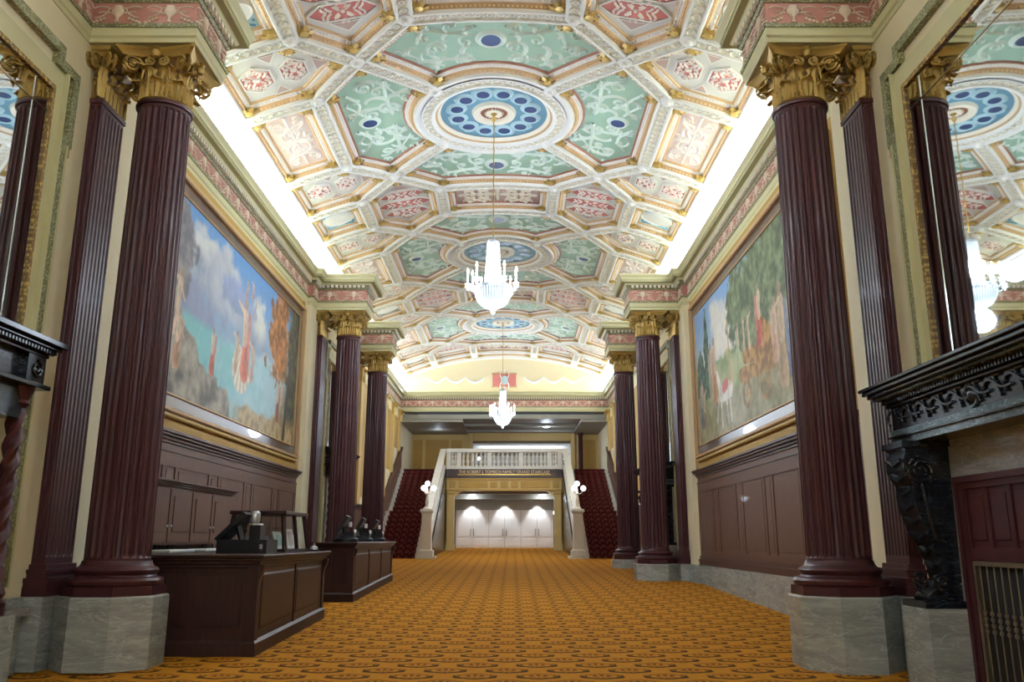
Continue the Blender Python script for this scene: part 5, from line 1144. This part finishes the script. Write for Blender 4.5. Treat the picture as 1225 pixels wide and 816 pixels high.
# side walls of the passage under the flights (dark polished panels), its ceiling and the doors
for sd in (-1, 1):
    m = MB().add([(x, y, z) for x in (sd*4.6, sd*4.7) for y, z in ((YS+1.0, zf(YS+1)-.02), (YB-.1, zf(YB)-.02), (YB-.1, 6.2), (YS+1.0, .5))], [(0, 1, 2, 3), (7, 6, 5, 4), (0, 4, 5, 1), (1, 5, 6, 2), (2, 6, 7, 3), (3, 7, 4, 0)])
    pw = struct(m.build('wall_understair', MT['blackmarble']))
    struct(MB().box(*sorted((sd*4.3, sd*8.45)), YB+.8, 72.4, zf(YB)-.1, 5.88).build('wall_passage', MT['tan']))
cl_ = struct(MB().box(-4.45, 4.45, YB+.8, 72.4, 4.55, 4.9).build('ceiling_passage', MT['grey']))
MB().box(-4.4, 4.4, 69.2, 69.7, 4.2, 4.56).build('ceiling_beam', MT['grey'], cl_); MB().box(-3.3, 3.3, 70.6, 71.4, 4.46, 4.56).build('ceiling_tray', MT['white'], cl_)
dw = struct(MB().box(-4.5, 4.5, 72.2, 72.5, .0, 5).build('wall_door', MT['grey']))
for k in range(6):
    x0 = -4.1 + 8.2*k/6; d = struct(MB().box(x0+.015, x0+8.2/6-.015, 72.08, 72.2, zf(72)+.02, 3.42).build('door_%d' % (k+1), MT['doorw']))
    for (a, b) in ((.95, 3.1), (.2, .75)): bevbox(x0+.2, x0+8.2/6-.2, 72.05, 72.1, zf(72)+a, zf(72)+b, .01).build('door_panel', MT['doorw'], d)
    hx_ = x0 + (8.2/6-.13 if k % 2 == 0 else .13); MB().tube([(hx_, 72.08, 1.3), (hx_, 71.98, 1.33), (hx_, 71.98, 1.87), (hx_, 72.08, 1.9)], .03, 6).build('pull_handle', MT['brass'], d)
for x in (-2.6, 3.05):
    q = thing('downlight', 'round lit downlight in the passage ceiling ' + ('nearer the counter side' if x < 0 else 'away from the counter side'), 'downlight', (x, 68.6, 4.5)); MB().lathe([(.32, .0), (.36, .04), (.34, .05)], 24, cap=False).build('trim_ring', MT['white'], q); MB().lathe([(.0, .01), (.3, .01), (.3, .03)], 24).build('lens', MT['lens'], q)
def spot(name, loc, power, ang=80, col=(.88, .95, 1.05), tilt=0):
    l = bpy.data.lights.new(name, 'SPOT'); l.energy = power; l.spot_size = radians(ang); l.spot_blend = .6; l.color = col; l.shadow_soft_size = .04
    o = bpy.data.objects.new(name, l); COL.objects.link(o); o.location = P3(*loc); o.rotation_euler = (tilt, 0, 0)
for x in (-2.75, 0, 2.75): spot('door_wash_light', (x, 71.65, 4.3), 125, 80, tilt=radians(8))
for x in (-2.6, 3.05): point_light('downlight_lamp', (x, 68.6, 4.2), 22, .2)
point_light('wall_sconce_lamp', (4.1, 70.0, 3.2), 6, .15)
q = thing('wall_sconce', 'small lit glass sconce on the passage wall by the doors', 'sconce', (4.3, 70.0, 3.0)); MB().tube([(0, 0, 0), (-.15, 0, .02)], .03, 6).build('arm', MT['brass'], q); MB().lathe([(.06, 0), (.11, .1), (.1, .25), (.05, .3)], 12, -.18, 0).build('shade', MT['globe'], q, smooth=50)
# ------------------------------------------------------------------ upper hall behind the balcony
uc = struct(MB().box(-8.45, 8.45, 67.5, 80, 10.55, 10.9).build('ceiling_upper', MT['grey']))
for (a, b) in ((-8.4, -3.4), (6.2, 8.4)): MB().box(a, b, 67.6, 79.9, 10.3, 10.56).build('dropped_soffit', MT['grey'], uc)
for y in (70.5, 74.5): MB().box(-3.4, 6.2, y, y+.5, 10.35, 10.56).build('ceiling_beam', MT['grey'], uc)
uw = struct(MB().box(-8.45, -3.0, 76, 76.4, ZL, 10.6).box(6.0, 8.45, 76, 76.4, ZL, 10.6).box(-3.0, 6.0, 76, 76.4, 9.75, 10.6).build('wall_upper', MT['tanlight']))
for (a, b) in ((-8.3, -7.5), (-7.2, -5.1), (-4.9, -3.9), (6.6, 8.2)): bevbox(a, b, 75.95, 76.02, 6.9, 9.8, .015).build('wall_panel', MT['tan'], uw)
for (a, b) in ((-3.3, -2.95), (5.95, 6.3)): MB().box(a, b, 75.7, 76.05, ZL, 10.3).build('pier', MT['tanlight'], uw)
struct(MB().box(-3.2, 6.2, 79.6, 79.9, ZL, 10.3).build('wall_recess', MT['grey'])); 
q = struct(MB().box(-2.95, 5.95, 76.1, 76.3, 9.35, 9.5).box(-2.95, -2.83, 76.1, 76.3, ZL, 9.4).box(5.83, 5.95, 76.1, 76.3, ZL, 9.4).build('trim_6', MT['white']))
g = thing('maroon_door_post', 'dark maroon column standing by the upper hall opening', 'column', (6.75, 75.0, ZL)); MB().lathe([(.26, 0), (.26, .12), (.2, .18), (.2, 3.6), (.24, 3.66), (.26, 3.85)], 20).build('shaft', MT['maroon'], g, smooth=40); MB().box(-.3, .3, -.3, .3, -.0, .08).build('plinth', MT['maroon'], g)
q = thing('ceiling_lamp', 'flush lit ceiling lamp above the balcony', 'lamp', (3.55, 71.5, 10.4)); MB().lathe([(.42, .16), (.46, .1), (.42, .06)], 24, cap=False).build('rim', MT['steel'], q, smooth=50); MB().lathe([(.0, -.06), (.2, -.03), (.36, .04), (.42, .1)], 24).build('diffuser', MT['globe'], q, smooth=60)
point_light('ceiling_lamp_light', (3.55, 71.5, 9.9), 60, .3)
for x in (-2.4, 5.4):
    q = thing('upper_sconce', 'small white globe lamp behind the balustrade, ' + ('towards the counter side' if x < 0 else 'opposite the counter side'), 'lamp', (x, 75.8, 8.1)); MB().tube([(0, .2, -.1), (0, 0, -.12)], .03, 6).build('arm', MT['brass'], q); MB().lathe([(.15*sin(pi*i/10), -.15*cos(pi*i/10)) for i in range(11)], 16).build('globe', MT['globe'], q, smooth=60)
area_light('recess_light', (1.5, 78.9, 10.1), (radians(-25), 0, 0), 8, .4, 90)
MB().box(-3.1, 6.1, 79.45, 79.6, 9.0, 9.7).build('lit_wall_band', MT['white'], uw)  # white box stands in for the brightly lit top of the recess wall
point_light('landing_light', (-5.8, 72.5, 9.8), 10, .3)
